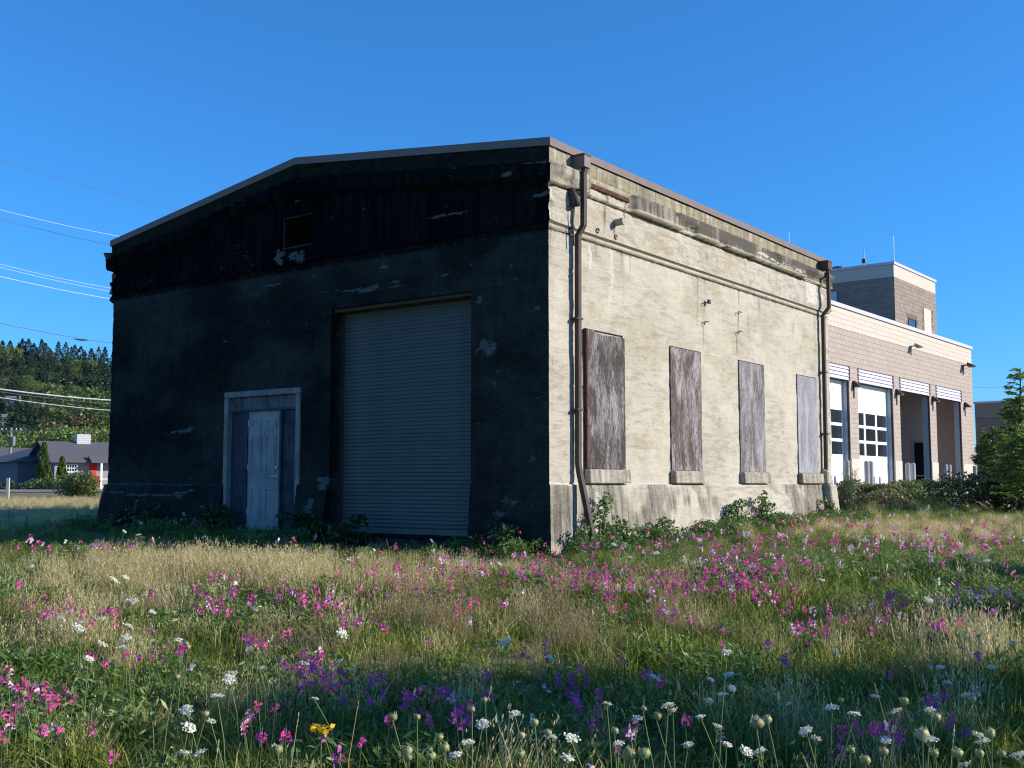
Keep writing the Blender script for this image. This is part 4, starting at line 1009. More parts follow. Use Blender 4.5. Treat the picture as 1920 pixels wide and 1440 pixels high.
ch = MB().box(2.6, 3.7, W2 - .5, W2 + .5, 3.2, 4.72).build('chimney', plain('pale_chimney_siding', (.50, .50, .48), .8, .04), hs)
for k in range(4): MB().box(2.58, 3.72, W2 - .52, W2 - .501, 4.05 + k * .16, 4.17 + k * .16).build('chimney_board', plain('chimney_board', (.52, .52, .50), .8, .04), ch)
# neighbour's roof behind at far left
n0 = at_depth(-8, 907, 118); nh = empty('neighbour_house', (n0.x, n0.y, .4), .5); tag(nh, 'dark roof of a neighbouring house at the left edge', 'house')
MB().box(-6, 6, -4, 4, 0, 2.5).build('wall', SIDD, nh); m = MB(); m.prism([(-6.5, -4.6, 2.4), (-6.5, 4.6, 2.4), (-6.5, 0, 4.3)], (13, 0, 0)); m.build('roof', ROOF, nh)
# column shrubs beside the house
def column_shrub(px, base, top, Y, wid, lab):
    b = at_depth(px, base, Y); t = at_depth(px, top, Y); g = gz(b.x, b.y); H = t.z - g; n = 2200
    h = rng.random(n); a = rng.random(n) * 6.283; r = wid * (.5 + .5 * np.sin(np.clip(h, 0, 1) * 2.6 + .5)) * (.75 + .25 * rng.random(n)) * (1 - .6 * h ** 4) * (1 + .15 * np.sin(a * 4 + h * 13))
    pts = np.stack([r * np.cos(a), r * np.sin(a), .05 + h * H * .98], 1); V, Q = leaves(pts, .2, rng, .5, 0, .4, np.stack([np.cos(a) * .4, np.sin(a) * .4, 1 + 0 * a], 1))
    tm = trunk_mesh([(0, 0, -.1), (0, 0, H * .8)], [.09, .03]); te = mesh('trunk', tm.v, tm.f); te.materials.append(M['bark'])
    tree_obj('cypress_shrub', te, mk_mesh(V, Q, G_CEDAR), (b.x, b.y, g), 0, 1, lab, 'shrub')
column_shrub(80, 918, 830, 86, .44, 'tall narrow cypress column against the dark gable')
column_shrub(88, 916, 872, 85, .42, 'shorter cypress leaning on the tall column')
column_shrub(115, 910, 857, 86, .36, 'small cypress column left of the gridded window')
# round bushes: built from leaf clouds
def bush(name, c, blobs, n, leaf, mat, lab, cat='shrub', group=None, up=.4, stems=6, aspect=.5):
    pts, d = blob_points(rng, n, blobs, .45); keep = pts[:, 2] > -.05; pts = pts[keep]
    V, Q = leaves(pts, leaf, rng, aspect, up); root = empty(name, c); tag(root, lab, cat, group)
    m = MB()
    for k in range(stems):
        b = blobs[k % len(blobs)]; m.tube([(b[0] * .3 + rng.normal() * .05, b[1] * .3, -.1), (b[0] * .8, b[1] * .8, b[2] * .6), (b[0] + rng.normal() * b[3] * .3, b[1], b[2] + b[5] * .6)], [.02 + leaf * .1, .012 + leaf * .06, .004], 5)
    link_mesh('stem', mesh('stem', m.v, m.f), M['bark'], root); link_mesh('foliage', mk_mesh(V, Q, mat, 'foliage'), None, root); return root
def blobs_row(L, r, h, k, seed):
    q = random.Random(seed); return [(L * (i + .5) / k - L / 2 + q.uniform(-.2, .2), q.uniform(-.5, .5) * r, h * q.uniform(.35, .6), r * q.uniform(.7, 1.15), r * q.uniform(.7, 1.1), h * q.uniform(.35, .62)) for i in range(k)]
p = at_depth(150, 925, 56); bush('round_bush', (p.x, p.y, gz(p.x, p.y)), blobs_row(1.5, .72, 1.35, 4, 2), 3600, .12, G_MID, 'dark round bush at the roadside left of the concrete building')
p = at_depth(107, 912, 82); bush('low_shrub', (p.x, p.y, gz(p.x, p.y)), blobs_row(3.6, .8, 1.2, 5, 3), 2600, .14, G_MID, 'low green shrubs below the gridded house window')
p = at_depth(132, 926, 60); bush('low_shrub', (p.x, p.y, gz(p.x, p.y)), blobs_row(1.0, .55, 1.0, 3, 4), 1500, .12, G_MID, 'lighter shrub left of the round roadside bush')
p = at_depth(20, 914, 88); bush('low_shrub', (p.x, p.y, gz(p.x, p.y)), blobs_row(5.5, .7, .9, 7, 5), 2500, .16, G_DARK, 'dark shrubs below the small left window of the house')
# utility pole, marker post, wires
p = at_depth(17, 907, 112); up_ = empty('utility_pole', (p.x, p.y, gz(p.x, p.y))); tag(up_, 'grey wooden utility pole with one crossarm at the far left', 'utility pole')
WOOD = plain('pole_wood', (.24, .22, .19), .9, .15, 4)
MB().tube([(0, 0, 0), (0, 0, 6.1)], [.18, .13], 8).build('pole', WOOD, up_); MB().box(-1.1, 1.1, -.08, .08, 5.75, 5.9).build('crossarm', WOOD, up_)
for x in (-.95, -.5, .5, .95): MB().tube([(x, 0, 5.9), (x, 0, 6.05)], .05, 6).build('insulator', WHT, up_)
MB().tube([(.3, -.1, 4.3), (.3, -.1, 5.2)], .2, 10).build('transformer', plain('transformer_grey', (.2, .2, .2), .6), up_)
p = on_ground(13, 936, 0); MB()
mp = MB().box(-.06, .06, -.04, .04, 0, .95).build('marker_post', plain('bleached_wood', (.5, .46, .38), .9)); p = at_depth(14, 936, 48); mp.location = (p.x, p.y, gz(p.x, p.y)); tag(mp, 'short pale wooden marker post at the roadside', 'post')
WIRE = plain('wire_grey', (.10, .10, .11), .6); WIRE_L = plain('wire_pale', (.55, .55, .55), .5)
def wire(p0, p1, Y0, Y1, rad, mat, lab, sag=.3, ext=.6):
    a = at_depth(*p0, Y0); b = at_depth(*p1, Y1); d = b - a; a2 = a - d * ext; b2 = b + d * .8; n = 26; pts = []
    for i in range(n + 1):
        t = i / n; q = a2.lerp(b2, t); q.z -= sag * 4 * t * (1 - t) - sag * .9; pts.append(q)
    m = MB().tube(pts, rad, 5); return tag(m.build('power_line', mat), lab, 'power line', 'overhead lines crossing the left sky')
wire((0, 303), (320, 392), 46, 60, .010, WIRE, 'highest thin line meeting the sloping roof edge')
wire((0, 395), (222, 443), 52, 62, .010, WIRE_L, 'pale line reaching the roof end from the left')
wire((0, 413), (212, 460), 52, 62, .012, WIRE, 'dark line just below the pale one near the roof end')
wire((0, 497), (205, 540), 52, 60, .009, WIRE_L, 'upper pale line of the three left of the cornice')
wire((0, 503), (205, 546), 52, 60, .009, WIRE_L, 'middle pale line of the three left of the cornice')
wire((0, 520), (205, 560), 52, 60, .014, WIRE_L, 'brightest and lowest line of the three left of the cornice')
wl_ = wire((0, 608), (205, 643), 50, 58, .014, WIRE, 'lone dark line with a splice above the wooded ridge')
a = at_depth(151, 636, 56); sp_ = MB().tube([(a.x - .35, a.y, a.z + .02), (a.x, a.y, a.z - .04), (a.x + .4, a.y, a.z - .05)], [.02, .05, .02], 6).build('splice', WIRE, wl_)
wire((0, 731), (200, 750), 62, 66, .035, WIRE_L, 'thick pale cable across the dark wooded hill')
wire((0, 736), (200, 757), 62, 66, .02, WIRE, 'thin grey cable just under the thick pale one')
wire((0, 747), (200, 769), 62, 66, .02, WIRE_L, 'lowest grey cable across the wooded hill')
wire((1820, 727), (1925, 727), 110, 112, .015, WIRE, 'thin line in the sky at the right edge', .05)
wire((1820, 750), (1925, 750), 110, 112, .012, WIRE, 'second thin line low in the sky at the right edge', .05)

# ------------------------------------------------------------------ shrubs at the right: hedge, conifer, feathery plant
def hedge_piece(px0, px1, Y, h, seed, mat, lab, n=5200, leaf=.085):
    a = at_depth(px0, 930, Y); b = at_depth(px1, 930, Y); L = abs(b.x - a.x); c = (a + b) / 2
    return bush('hedge_shrub', (c.x, c.y, gz(c.x, c.y)), blobs_row(L, .75, h, max(3, int(L / .55)), seed), n, leaf, mat, lab, 'shrub', None, .5, 8)
hedge_piece(1598, 1668, 34, 0.88, 21, G_OLIVE, 'olive green low shrub in front of the white bay door', 6500)
hedge_piece(1655, 1730, 35, 0.88, 22, leaf_mat('hedge_dark', [(.10, .14, .04), (.16, .19, .06), (.22, .22, .085)], .4), 'dark green low shrub before the third bay', 6500)
hedge_piece(1722, 1800, 35, 0.86, 23, G_MID, 'green low shrub before the last bay', 6500)
hedge_piece(1740, 1845, 33.5, 0.68, 24, G_BROWN, 'reddish brown dried shrub right of the hedge', 5200, .07)
hedge_piece(1618, 1690, 32.5, 0.54, 26, G_OLIVE, 'pale olive scrub in front of the low shrubs', 3600, .07)
hedge_piece(1700, 1800, 32, .55, 27, G_MID, 'low leafy scrub below the reddish shrub', 3600, .07)
# young conifer
G_YOUNG = leaf_mat('young_conifer_needles', [(.13, .20, .045), (.21, .29, .065), (.28, .36, .09), (.10, .17, .045)], .5)
def feather_conifer(px, base_Y, H, W, n, lab, mat, lean=0, seed=3):
    q = np.random.default_rng(seed); b = at_depth(px, 950, base_Y); g = gz(b.x, b.y); root = empty('young_conifer', (b.x, b.y, g)); tag(root, lab, 'tree')
    m = MB(); m.tube([(0, 0, -.1), (lean * .4, 0, H * .5), (lean, 0, H)], [.09, .05, .01], 7); P_ = []; D_ = []
    for k in range(n):
        h = q.random() ** .8; a = q.random() * 6.283; r = W * (1 - h) ** .75 * (.75 + .5 * q.random()) + .12
        if h > .75 and q.random() < .45: continue
        s = Vector((lean * h, 0, H * (.06 + .92 * h))); e_ = s + Vector((math.cos(a) * r, math.sin(a) * r, .22 * r + .1 - .05))
        mdl = s.lerp(e_, .6) + Vector((0, 0, .10 * r)); m.tube([s, mdl, e_], [.014, .009, .003], 4, False)
        L = max(4, int(r * 34))
        for i in range(L):
            t = .2 + .8 * (i + q.random()) / L; pt = s.lerp(mdl, t / .6) if t < .6 else mdl.lerp(e_, (t - .6) / .4)
            sd = q.choice([-1, 1]); dr_ = Vector((math.cos(a) - sd * math.sin(a) * 1.0, math.sin(a) + sd * math.cos(a) * 1.0, -.15 + .2 * q.random())).normalized()
            for z in range(3): P_.append(pt + dr_ * (.04 + .09 * z * (1.2 - t)) + Vector(q.normal(size=3)) * .015); D_.append(dr_)
    V, Q = leaves(np.array([tuple(x) for x in P_]), .11, q, .35, .6, .4, np.array([tuple(x) for x in D_]))
    link_mesh('branch', mesh('branch', m.v, m.f), M['bark'], root); link_mesh('foliage', mk_mesh(V, Q, mat, 'foliage'), None, root)
feather_conifer(1915, 29, 3.75, .8, 150, 'young feathery conifer rising at the right edge', G_YOUNG, .12, 3)
feather_conifer(1872, 30, 2.3, .62, 130, 'shorter dark green conifer left of the tall one', G_YOUNG, -.1, 4)
feather_conifer(1942, 27, 2.7, 1.0, 130, 'conifer cut off by the right edge of the view', G_YOUNG, .1, 5)
p = at_depth(1872, 940, 29); bush('dark_shrub', (p.x, p.y, gz(p.x, p.y)), blobs_row(2.4, .8, 1.3, 6, 31), 5200, .09, leaf_mat('shrub_dark', [(.02, .04, .02), (.035, .06, .025), (.05, .08, .03)], .15), 'dark dense shrub at the foot of the conifers')
# feathery plant beside the far corner
p = at_depth(1591, 960, 25.6); root = empty('feathery_plant', (p.x, p.y, gz(p.x, p.y))); tag(root, 'feathery light green plant at the far corner of the concrete building', 'plant')
P_, D_ = [], []; m = MB(); q = np.random.default_rng(9)
for k in range(26):
    a = q.random() * 6.283; l = .28 * q.random(); top = Vector((l * math.cos(a), l * math.sin(a), .5 + .62 * q.random())); m.tube([(0.15 * math.cos(a), .15 * math.sin(a), -.1), top], [.008, .003], 4)
    for i in range(60): t = .15 + .85 * q.random(); P_.append(Vector((.1 * math.cos(a), .1 * math.sin(a), 0)).lerp(top, t) + Vector(q.normal(size=3)) * .05); D_.append(Vector(q.normal(size=3)) * .5 + Vector((0, 0, .8)))
V, Q = leaves(np.array([tuple(x) for x in P_]), .10, q, .12, 0, .4, np.array([tuple(x) for x in D_]))
link_mesh('stem', mesh('stem', m.v, m.f), M['bark'], root); link_mesh('foliage', mk_mesh(V, Q, leaf_mat('feathery_green', [(.09, .14, .06), (.14, .20, .09)], .3), 'foliage'), None, root)

# trees standing out of view at the right, whose shade falls over the field
q2 = np.random.default_rng(5)
def shade_tree(X, Yg, blobs, n, leaf, lab):
    # blobs: (dx, dy, height, rx, ry, rz) about the trunk
    zt_ = max(b[2] for b in blobs); pts, d = blob_points(q2, n, blobs, .2); V, Q = leaves(pts, leaf, q2, .7, .3)
    m = MB(); m.tube([(0, 0, -.2), (.1, 0, zt_ * .5), (0, .1, zt_)], [.16, .11, .04], 8)
    for b in blobs: m.tube([(0, 0, b[2] * .7), (b[0], b[1], b[2])], [.06, .02], 5)
    t = mesh('trunk', m.v, m.f); t.materials.append(M['bark']); tree_obj('shade_tree', t, mk_mesh(V, Q, G_MID), (X, Yg, gz(X, Yg) - .05), 0, 1, lab)
TN = math.tan(SUN_EL)
def shade_at(cx, cy, hx, hy, X, lab, n=900, leaf=.22, extra=()):
    # a crown at distance X to the right whose shade centres near (cx, cy) on the ground
    h = (X - cx) * TN; Yg = cy - .10 * (X - cx)
    bl = [(0, 0, h + gz(cx, cy) - gz(X, Yg), hy, hy, hx * TN)] + [(a, b, h + c, r, r, r * .6) for a, b, c, r in extra]; shade_tree(X, Yg, bl, n, leaf, lab)
shade_at(-.3, 6.9, 1.9, 1.25, 15.0, 'slender tree out of view at the right, nearest the field', 1500, .2, ((.2, .5, -.9, .8), (-.3, -.5, .5, .6), (0, -.8, -.5, .7)))
shade_at(2.6, 7.7, 2.0, .65, 17.5, 'thin crowned tree out of view at the right, behind the slender one', 420, .2, ((0, .4, -.8, .5), (0, -.3, .8, .4)))
shade_at(3.6, 10.2, 1.6, .5, 20.0, 'small tree out of view at the right, third in the row', 420, .2)
shade_at(6.2, 12.6, 2.4, .7, 22.0, 'tree out of view at the right, farthest in the row', 800, .2, ((0, .3, -.8, .5),))
shade_at(4.2, 5.2, 1.3, .45, 14.0, 'low tree out of view at the right, closest to the viewer', 170, .18)

ORD = ['leftmost', 'second from left', 'third from left', 'fourth from left', 'fifth from left', 'sixth from left', 'seventh from left', 'eighth from left', 'ninth from left', 'tenth from left', 'eleventh from left', 'twelfth from left', 'thirteenth from left', 'fourteenth from left']
ROW = ['lowest', 'second lowest', 'third lowest', 'fourth lowest', 'fifth lowest', 'sixth lowest', 'seventh lowest', 'eighth lowest', 'ninth lowest', 'tenth lowest', 'eleventh lowest', 'twelfth lowest', 'thirteenth lowest', 'fourteenth lowest', 'fifteenth lowest', 'sixteenth lowest']
def rank_labels(objs, noun, per=12, row='row'):
    # rows counted from the bottom of the view, places counted from the left
    bpy.context.view_layer.update()
    q = []
    for o in objs:
        l = o.matrix_world.translation; px, py = project(np.array(l.x), np.array(l.y), np.array(l.z)); q.append((float(py), float(px), o))
    q.sort(key=lambda t: -t[0]); n = len(q); rows = max(1, math.ceil(n / per)); per = math.ceil(n / rows)
    for r in range(rows):
        for k, (py, px, o) in enumerate(sorted(q[r * per:(r + 1) * per], key=lambda t: t[1])):
            o['label'] = ('%s of the %s in the %s %s' % (ORD[k], noun, ROW[r], row)) if rows > 1 else '%s of the %s' % (ORD[k], noun)

# ------------------------------------------------------------------ the meadow
def blade_set(rng, n, rad, hmin, hmax, wid, lean, segs=3, droop=.4, head=False):
    a = rng.random(n) * 6.283; r = rad * np.sqrt(rng.random(n)); bx, by = r * np.cos(a), r * np.sin(a)
    H = hmin + (hmax - hmin) * rng.random(n); th = rng.random(n) * 6.283; ln = lean * rng.random(n) * H; fa = rng.random(n) * 6.283
    t = np.linspace(0, 1, segs + 1); V = []; Q = []; T = []
    per = segs * 2 + 1
    allv = np.zeros((n, per, 3))
    for s in range(segs):
        w_ = wid * (1 - .55 * t[s]); cx = bx + ln * np.cos(th) * t[s] ** 1.8; cy = by + ln * np.sin(th) * t[s] ** 1.8; cz = H * (t[s] - droop * .5 * t[s] ** 3 * (ln / np.maximum(H, .01))) - .02 * (s == 0)
        allv[:, 2 * s] = np.stack([cx - w_ * np.cos(fa), cy - w_ * np.sin(fa), cz], 1); allv[:, 2 * s + 1] = np.stack([cx + w_ * np.cos(fa), cy + w_ * np.sin(fa), cz], 1)
    allv[:, -1] = np.stack([bx + ln * np.cos(th), by + ln * np.sin(th), H * (1 - droop * .5 * ln / np.maximum(H, .01))], 1)
    base = np.arange(n)[:, None] * per
    for s in range(segs - 1): Q.append(base + np.array([[2 * s, 2 * s + 1, 2 * s + 3, 2 * s + 2]]))
    T.append(base + np.array([[2 * segs - 2, 2 * segs - 1, 2 * segs]]))
    tip = allv[:, -1]; V = allv.reshape(-1, 3); Q = np.concatenate(Q); T = np.concatenate(T)
    if head:   # small seed spikes at the tips
        m_ = n; k = 4; hp = np.repeat(tip, k, 0) + rng.normal(size=(m_ * k, 3)) * np.array([.004, .004, .022]); hv, hq = leaves(hp, .020, rng, .3, 0, .4, np.tile([[0, 0, 1.0]], (m_ * k, 1)))
        Q = np.concatenate([Q, hq + len(V)]); V = np.concatenate([V, hv])
    return V, Q, T
def pea_foliage(rng, n, rad, h, leaf=.06):
    """scrambling stems with paired lance-shaped leaves"""
    P_, D_, V, Q = [], [], [], []
    sv, sq, stt = blade_set(rng, 10, rad, h * .6, h * 1.05, .003, .9)
    a = rng.random(n) * 6.283; r = rad * 1.1 * np.sqrt(rng.random(n)); z = h * (1 - (r / (rad * 1.5)) ** 2) * (.25 + .75 * rng.random(n) ** .6)
    pts = np.stack([r * np.cos(a), r * np.sin(a), z], 1); d = rng.normal(size=(n, 3)); d[:, 2] = np.abs(d[:, 2]) * .7 + .15
    lv, lq = leaves(pts, leaf, rng, .26, .3, .4, d / np.linalg.norm(d, axis=1)[:, None])
    return np.concatenate([lv, sv]), np.concatenate([lq, sq + len(lv)]), stt + len(lv)
g_rng = np.random.default_rng(77)
GR = leaf_mat('green_grass', [(.065, .115, .012), (.115, .175, .018), (.175, .23, .028), (.075, .135, .015), (.23, .28, .04), (.42, .43, .12)], .5)
GO = leaf_mat('olive_grass', [(.20, .23, .025), (.33, .34, .05), (.56, .51, .16), (.12, .18, .02), (.42, .41, .08)], .5)
GD = leaf_mat('dry_straw_grass', [(.68, .54, .27), (.80, .66, .38), (.58, .46, .22), (.42, .40, .15), (.74, .60, .33)], .45)
GB = leaf_mat('reddish_seed_grass', [(.36, .24, .12), (.48, .33, .19), (.28, .21, .09), (.20, .23, .07)], .4)
GP = leaf_mat('pea_leaves', [(.07, .135, .028), (.13, .22, .045), (.21, .30, .075), (.09, .17, .033), (.42, .47, .18)], .45)
GW = leaf_mat('bramble_leaves', [(.06, .11, .025), (.10, .18, .04), (.15, .24, .06)], .35)
lib = bpy.data.collections.new('plant_library')
def lib_add(i, V, Q, T, mat):
    me = np_mesh('tuft_%02d' % i, V, Q, T); me.materials.append(mat); o = bpy.data.objects.new('tuft_%02d' % i, me); lib.objects.link(o)
idx = 0; KIND = {}
def reg(kind, fn, count, mat):
    global idx
    KIND[kind] = []
    for _ in range(count): lib_add(idx, *fn(), mat); KIND[kind].append(idx); idx += 1
reg('green', lambda: blade_set(g_rng, 44, .16, .06, .30, .0066, 1.3), 5, GR)
reg('olive', lambda: blade_set(g_rng, 46, .16, .05, .28, .0056, 1.6), 4, GO)
reg('dry', lambda: blade_set(g_rng, 78, .17, .14, .42, .0030, .75, head=True), 6, GD)
reg('brown', lambda: blade_set(g_rng, 72, .18, .14, .40, .0028, .7, head=True), 5, GB)
reg('pea', lambda: pea_foliage(g_rng, 110, .19, .27, .07), 6, GP)
reg('weed', lambda: pea_foliage(g_rng, 90, .2, .30, .075), 3, GW)
# broad leafy tufts for weeds have rounder leaves
def gn_scatter(name, pts, scale, rotz, tilt, ids, label, cat):
    me = bpy.data.meshes.new(name); me.from_pydata([tuple(p) for p in pts], [], []); n = len(pts)
    a = me.attributes.new('rot', 'FLOAT_VECTOR', 'POINT'); a.data.foreach_set('vector', np.stack([tilt[:, 0], tilt[:, 1], rotz], 1).astype(np.float32).ravel())
    a = me.attributes.new('scl', 'FLOAT', 'POINT'); a.data.foreach_set('value', scale.astype(np.float32))
    a = me.attributes.new('pick', 'INT', 'POINT'); a.data.foreach_set('value', ids.astype(np.int32))
    o = bpy.data.objects.new(name, me); C.objects.link(o)
    ng = bpy.data.node_groups.new(name + '_scatter', 'GeometryNodeTree'); ng.interface.new_socket('Geometry', in_out='INPUT', socket_type='NodeSocketGeometry'); ng.interface.new_socket('Geometry', in_out='OUTPUT', socket_type='NodeSocketGeometry')
    N = ng.nodes; L = ng.links; gi = N.new('NodeGroupInput'); go = N.new('NodeGroupOutput'); iop = N.new('GeometryNodeInstanceOnPoints'); ci = N.new('GeometryNodeCollectionInfo')
    ci.inputs['Collection'].default_value = lib; ci.inputs['Separate Children'].default_value = True; ci.inputs['Reset Children'].default_value = True
    def na(nm, ty): x = N.new('GeometryNodeInputNamedAttribute'); x.data_type = ty; x.inputs['Name'].default_value = nm; return next(s for s in x.outputs if s.enabled and s.name == 'Attribute')
    m2p = N.new('GeometryNodeMeshToPoints'); L.new(gi.outputs[0], m2p.inputs[0]); L.new(m2p.outputs[0], iop.inputs['Points'])
    L.new(ci.outputs[0], iop.inputs['Instance']); iop.inputs['Pick Instance'].default_value = True; L.new(na('pick', 'INT'), iop.inputs['Instance Index'])
    e2r = N.new('FunctionNodeEulerToRotation'); L.new(na('rot', 'FLOAT_VECTOR'), e2r.inputs[0]); L.new(e2r.outputs[0], iop.inputs['Rotation']); L.new(na('scl', 'FLOAT'), iop.inputs['Scale'])
    L.new(iop.outputs[0], go.inputs[0]); md = o.modifiers.new('scatter', 'NODES'); md.node_group = ng
    return tag(o, label, cat, kind='stuff')

def inside_building(X, Y, pad=.05):
    qx = (X - BA.x) * BR.x + (Y - BA.y) * BR.y; qy = (X - BA.x) * BL.x + (Y - BA.y) * BL.y
    return (qx > -pad) & (qx < LX + pad) & (qy > -pad) & (qy < LY + pad)
def zone(px, py, blobs):
    t = np.zeros_like(px)
    for (cx, cy, rx, ry, a) in blobs: t = np.maximum(t, a * np.exp(-(((px - cx) / rx) ** 2 + ((py - cy) / ry) ** 2)))
    return t
DRY = [(420, 1064, 340, 36, .95), (760, 1070, 140, 30, .55), (250, 1100, 240, 40, .4), (20, 942, 260, 24, 1.6), (900, 1055, 200, 25, .5), (1750, 975, 300, 16, .8), (420, 1330, 120, 30, .35), (120, 1180, 120, 40, .5)]
RED = [(1060, 1150, 90, 55, .8), (800, 1135, 100, 40, .65), (930, 1120, 180, 40, .25), (560, 1180, 120, 40, .5), (1290, 1130, 60, 40, .6), (720, 1230, 60, 40, .5), (1620, 1160, 60, 30, .5), (330, 1090, 80, 30, .4), (1600, 1380, 150, 40, .3)]
PEA = [(60, 1060, 120, 30, 1.0), (480, 1130, 160, 40, .9), (150, 1010, 80, 14, .8), (1450, 1040, 260, 50, .8), (100, 1310, 200, 80, .7), (1100, 1080, 200, 30, .5), (1750, 1060, 250, 40, .6), (650, 1280, 250, 60, .7), (1050, 1330, 300, 80, .6), (300, 1260, 150, 40, .6)]
OLV = [(330, 1350, 220, 60, 1.0), (700, 1180, 200, 30, .4), (1650, 1330, 260, 60, .7), (150, 1400, 200, 50, .6), (1500, 1230, 300, 40, .3)]
def meadow():
    P_, SC, ID = [], [], []
    def band(y0, y1, dens, half0, half1, scl, sc_h=1.0):
        area_n = int(dens * (y1 - y0) * (half0 + half1)); Y = y0 + (y1 - y0) * g_rng.random(area_n); hw = half0 + (half1 - half0) * (Y - y0) / (y1 - y0); X = (g_rng.random(area_n) * 2 - 1) * hw
        return X, Y, np.full(area_n, scl)
    parts = [band(1.2, 6, 46, 3.2, 4.6, .95), band(6, 11, 44, 4.6, 7.2, 1.0), band(11, 18, 38, 7.2, 11.5, 1.0), band(18, 28, 16, 12, 17, 1.15), band(28, 48, 6, 18, 28, 1.5)]
    X = np.concatenate([p[0] for p in parts]); Y = np.concatenate([p[1] for p in parts]); SCL = np.concatenate([p[2] for p in parts])
    keep = ~inside_building(X, Y, .12)
    sx = (X - SP.x) * SL.x + (Y - SP.y) * SL.y; sr = (X - SP.x) * SR.x + (Y - SP.y) * SR.y; keep &= (sx < -7.2) | (sr < S0 - 1)
    X, Y, SCL = X[keep], Y[keep], SCL[keep]; Z = ground_np(X, Y)
    px, py = project(X, Y, Z + .2)
    nz = fbm(X * .55, Y * .55, 3, 4); nz2 = fbm(X * .9 + 9, Y * .9, 8, 3); nz3 = fbm(X * 1.4, Y * 1.4 + 5, 15, 3)
    s = {'dry': zone(px, py, DRY) * (.5 + nz) + .12 * (nz > .6), 'brown': zone(px, py, RED) * (.5 + nz2), 'pea': zone(px, py, PEA) * (.45 + nz3) + .25 * (nz3 > .58), 'olive': zone(px, py, OLV) * (.5 + nz) + .18, 'green': .52 + 0 * nz + .1 * (px > 1250)}
    keys = list(s); W = np.stack([s[k] for k in keys], 1); W = np.clip(W, 0, None) ** 1.7 + .01; W /= W.sum(1)[:, None]
    cum = W.cumsum(1); rr = g_rng.random(len(X)); ch = np.minimum((rr[:, None] > cum).sum(1), len(keys) - 1)
    ids = np.array([g_rng.choice(KIND[keys[c]]) for c in ch])
    # sparser, trampled soil hollows
    hol = fbm(X * .8 + 40, Y * .8, 60, 3); hs_ = np.clip(.65 + .9 * (hol - .3), .5, 1.15)
    near_wall = np.minimum(1, .55 + np.clip(14.4 - Y, 0, 2) * .25); near_wall = np.where(Y > 14.4, np.where(Y < 24, .58, np.where(X < -5, .36, .6)), near_wall)
    SC = SCL * hs_ * near_wall * (.62 + .62 * g_rng.random(len(X)))
    n = len(X); tilt = g_rng.normal(size=(n, 2)) * .12
    pts = np.stack([X, Y, Z - .01], 1); rz = g_rng.random(n) * 6.283
    ispea = np.isin(ids, KIND['pea'])
    gn_scatter('grass', pts[~ispea], SC[~ispea], rz[~ispea], tilt[~ispea], ids[~ispea], 'tall mixed dry and green meadow grass covering the field', 'grass')
    gn_scatter('pea_vine_foliage', pts[ispea], SC[ispea] * 1.05, rz[ispea], tilt[ispea], ids[ispea], 'grey green scrambling pea vines among the grass', 'ground cover')
    return n
meadow()
# weeds along the foot of the walls
def foot_weeds():
    P_, SC, ID = [], [], []
    for k in range(420):
        if k < 240:
            u = g_rng.random() * LX; off = .15 + abs(g_rng.normal()) * .35; p = BA + BR * u - BL * off; s = .75 + .35 * g_rng.random()
            if 1.0 < u < 1.9 or 2.8 < u < 3.8: s *= .6
            if u < 1.4: s *= 1.05
        else:
            t = g_rng.random() * (LY + .3); off = .2 + abs(g_rng.normal()) * .45; p = BA + BL * t - BR * off; s = .6 + .5 * g_rng.random()
            if 5.3 < t < 6.4: s *= .5
            if 1.3 < t < 4.3: s *= .55
        P_.append((p.x, p.y, gz(p.x, p.y) - .02)); SC.append(s); ID.append(g_rng.choice(KIND['weed']))
    n = len(P_); gn_scatter('wall_foot_weeds', np.array(P_), np.array(SC), g_rng.random(n) * 6.28, g_rng.normal(size=(n, 2)) * .1, np.array(ID), 'leafy green weeds growing along the foot of the walls', 'weeds')
foot_weeds()
# individual climbing weeds by the walls
GV = leaf_mat('shade_dark_weed_leaves', [(.022, .045, .014), (.035, .065, .02), (.05, .085, .028)], .2)  # weeds on the front: shade put into a darker leaf colour
def weed_plant(px, py, axis, h, wdt, n, lab, leaf=.07):
    u, z = face_hit(px, py, axis); p = BA + (BR * u - BL * .28 if axis == 'x' else BL * u - BR * .3)
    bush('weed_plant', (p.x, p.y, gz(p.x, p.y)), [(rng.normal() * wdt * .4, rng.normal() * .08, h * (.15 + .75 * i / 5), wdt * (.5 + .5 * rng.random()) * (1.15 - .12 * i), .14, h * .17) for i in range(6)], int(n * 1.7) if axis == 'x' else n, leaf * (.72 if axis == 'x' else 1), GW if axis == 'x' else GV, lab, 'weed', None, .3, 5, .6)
weed_plant(1098, 990, 'x', .80, .17, 420, 'tall leafy bramble beside the near downpipe')
weed_plant(1062, 1005, 'x', .4, .14, 160, 'small bramble left of the near downpipe')
weed_plant(1145, 1000, 'x', .45, .25, 380, 'low bramble between the downpipe and the first bare plinth')
weed_plant(1205, 990, 'x', .36, .3, 300, 'bramble clump below the first boarded window')
weed_plant(1345, 980, 'x', .55, .3, 520, 'rounded weed below the second boarded window')
weed_plant(1403, 970, 'x', .66, .22, 420, 'tall weed standing below the third boarded window')
weed_plant(1530, 965, 'x', .5, .2, 360, 'weed below the last boarded window')
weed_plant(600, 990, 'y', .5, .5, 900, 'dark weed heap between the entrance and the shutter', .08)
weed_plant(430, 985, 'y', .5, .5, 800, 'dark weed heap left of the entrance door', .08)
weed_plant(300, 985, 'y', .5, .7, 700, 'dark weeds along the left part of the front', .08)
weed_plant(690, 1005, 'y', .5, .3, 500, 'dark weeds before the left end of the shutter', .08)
weed_plant(960, 1010, 'y', .45, .35, 500, 'weeds at the foot of the corner beside the shutter', .06)

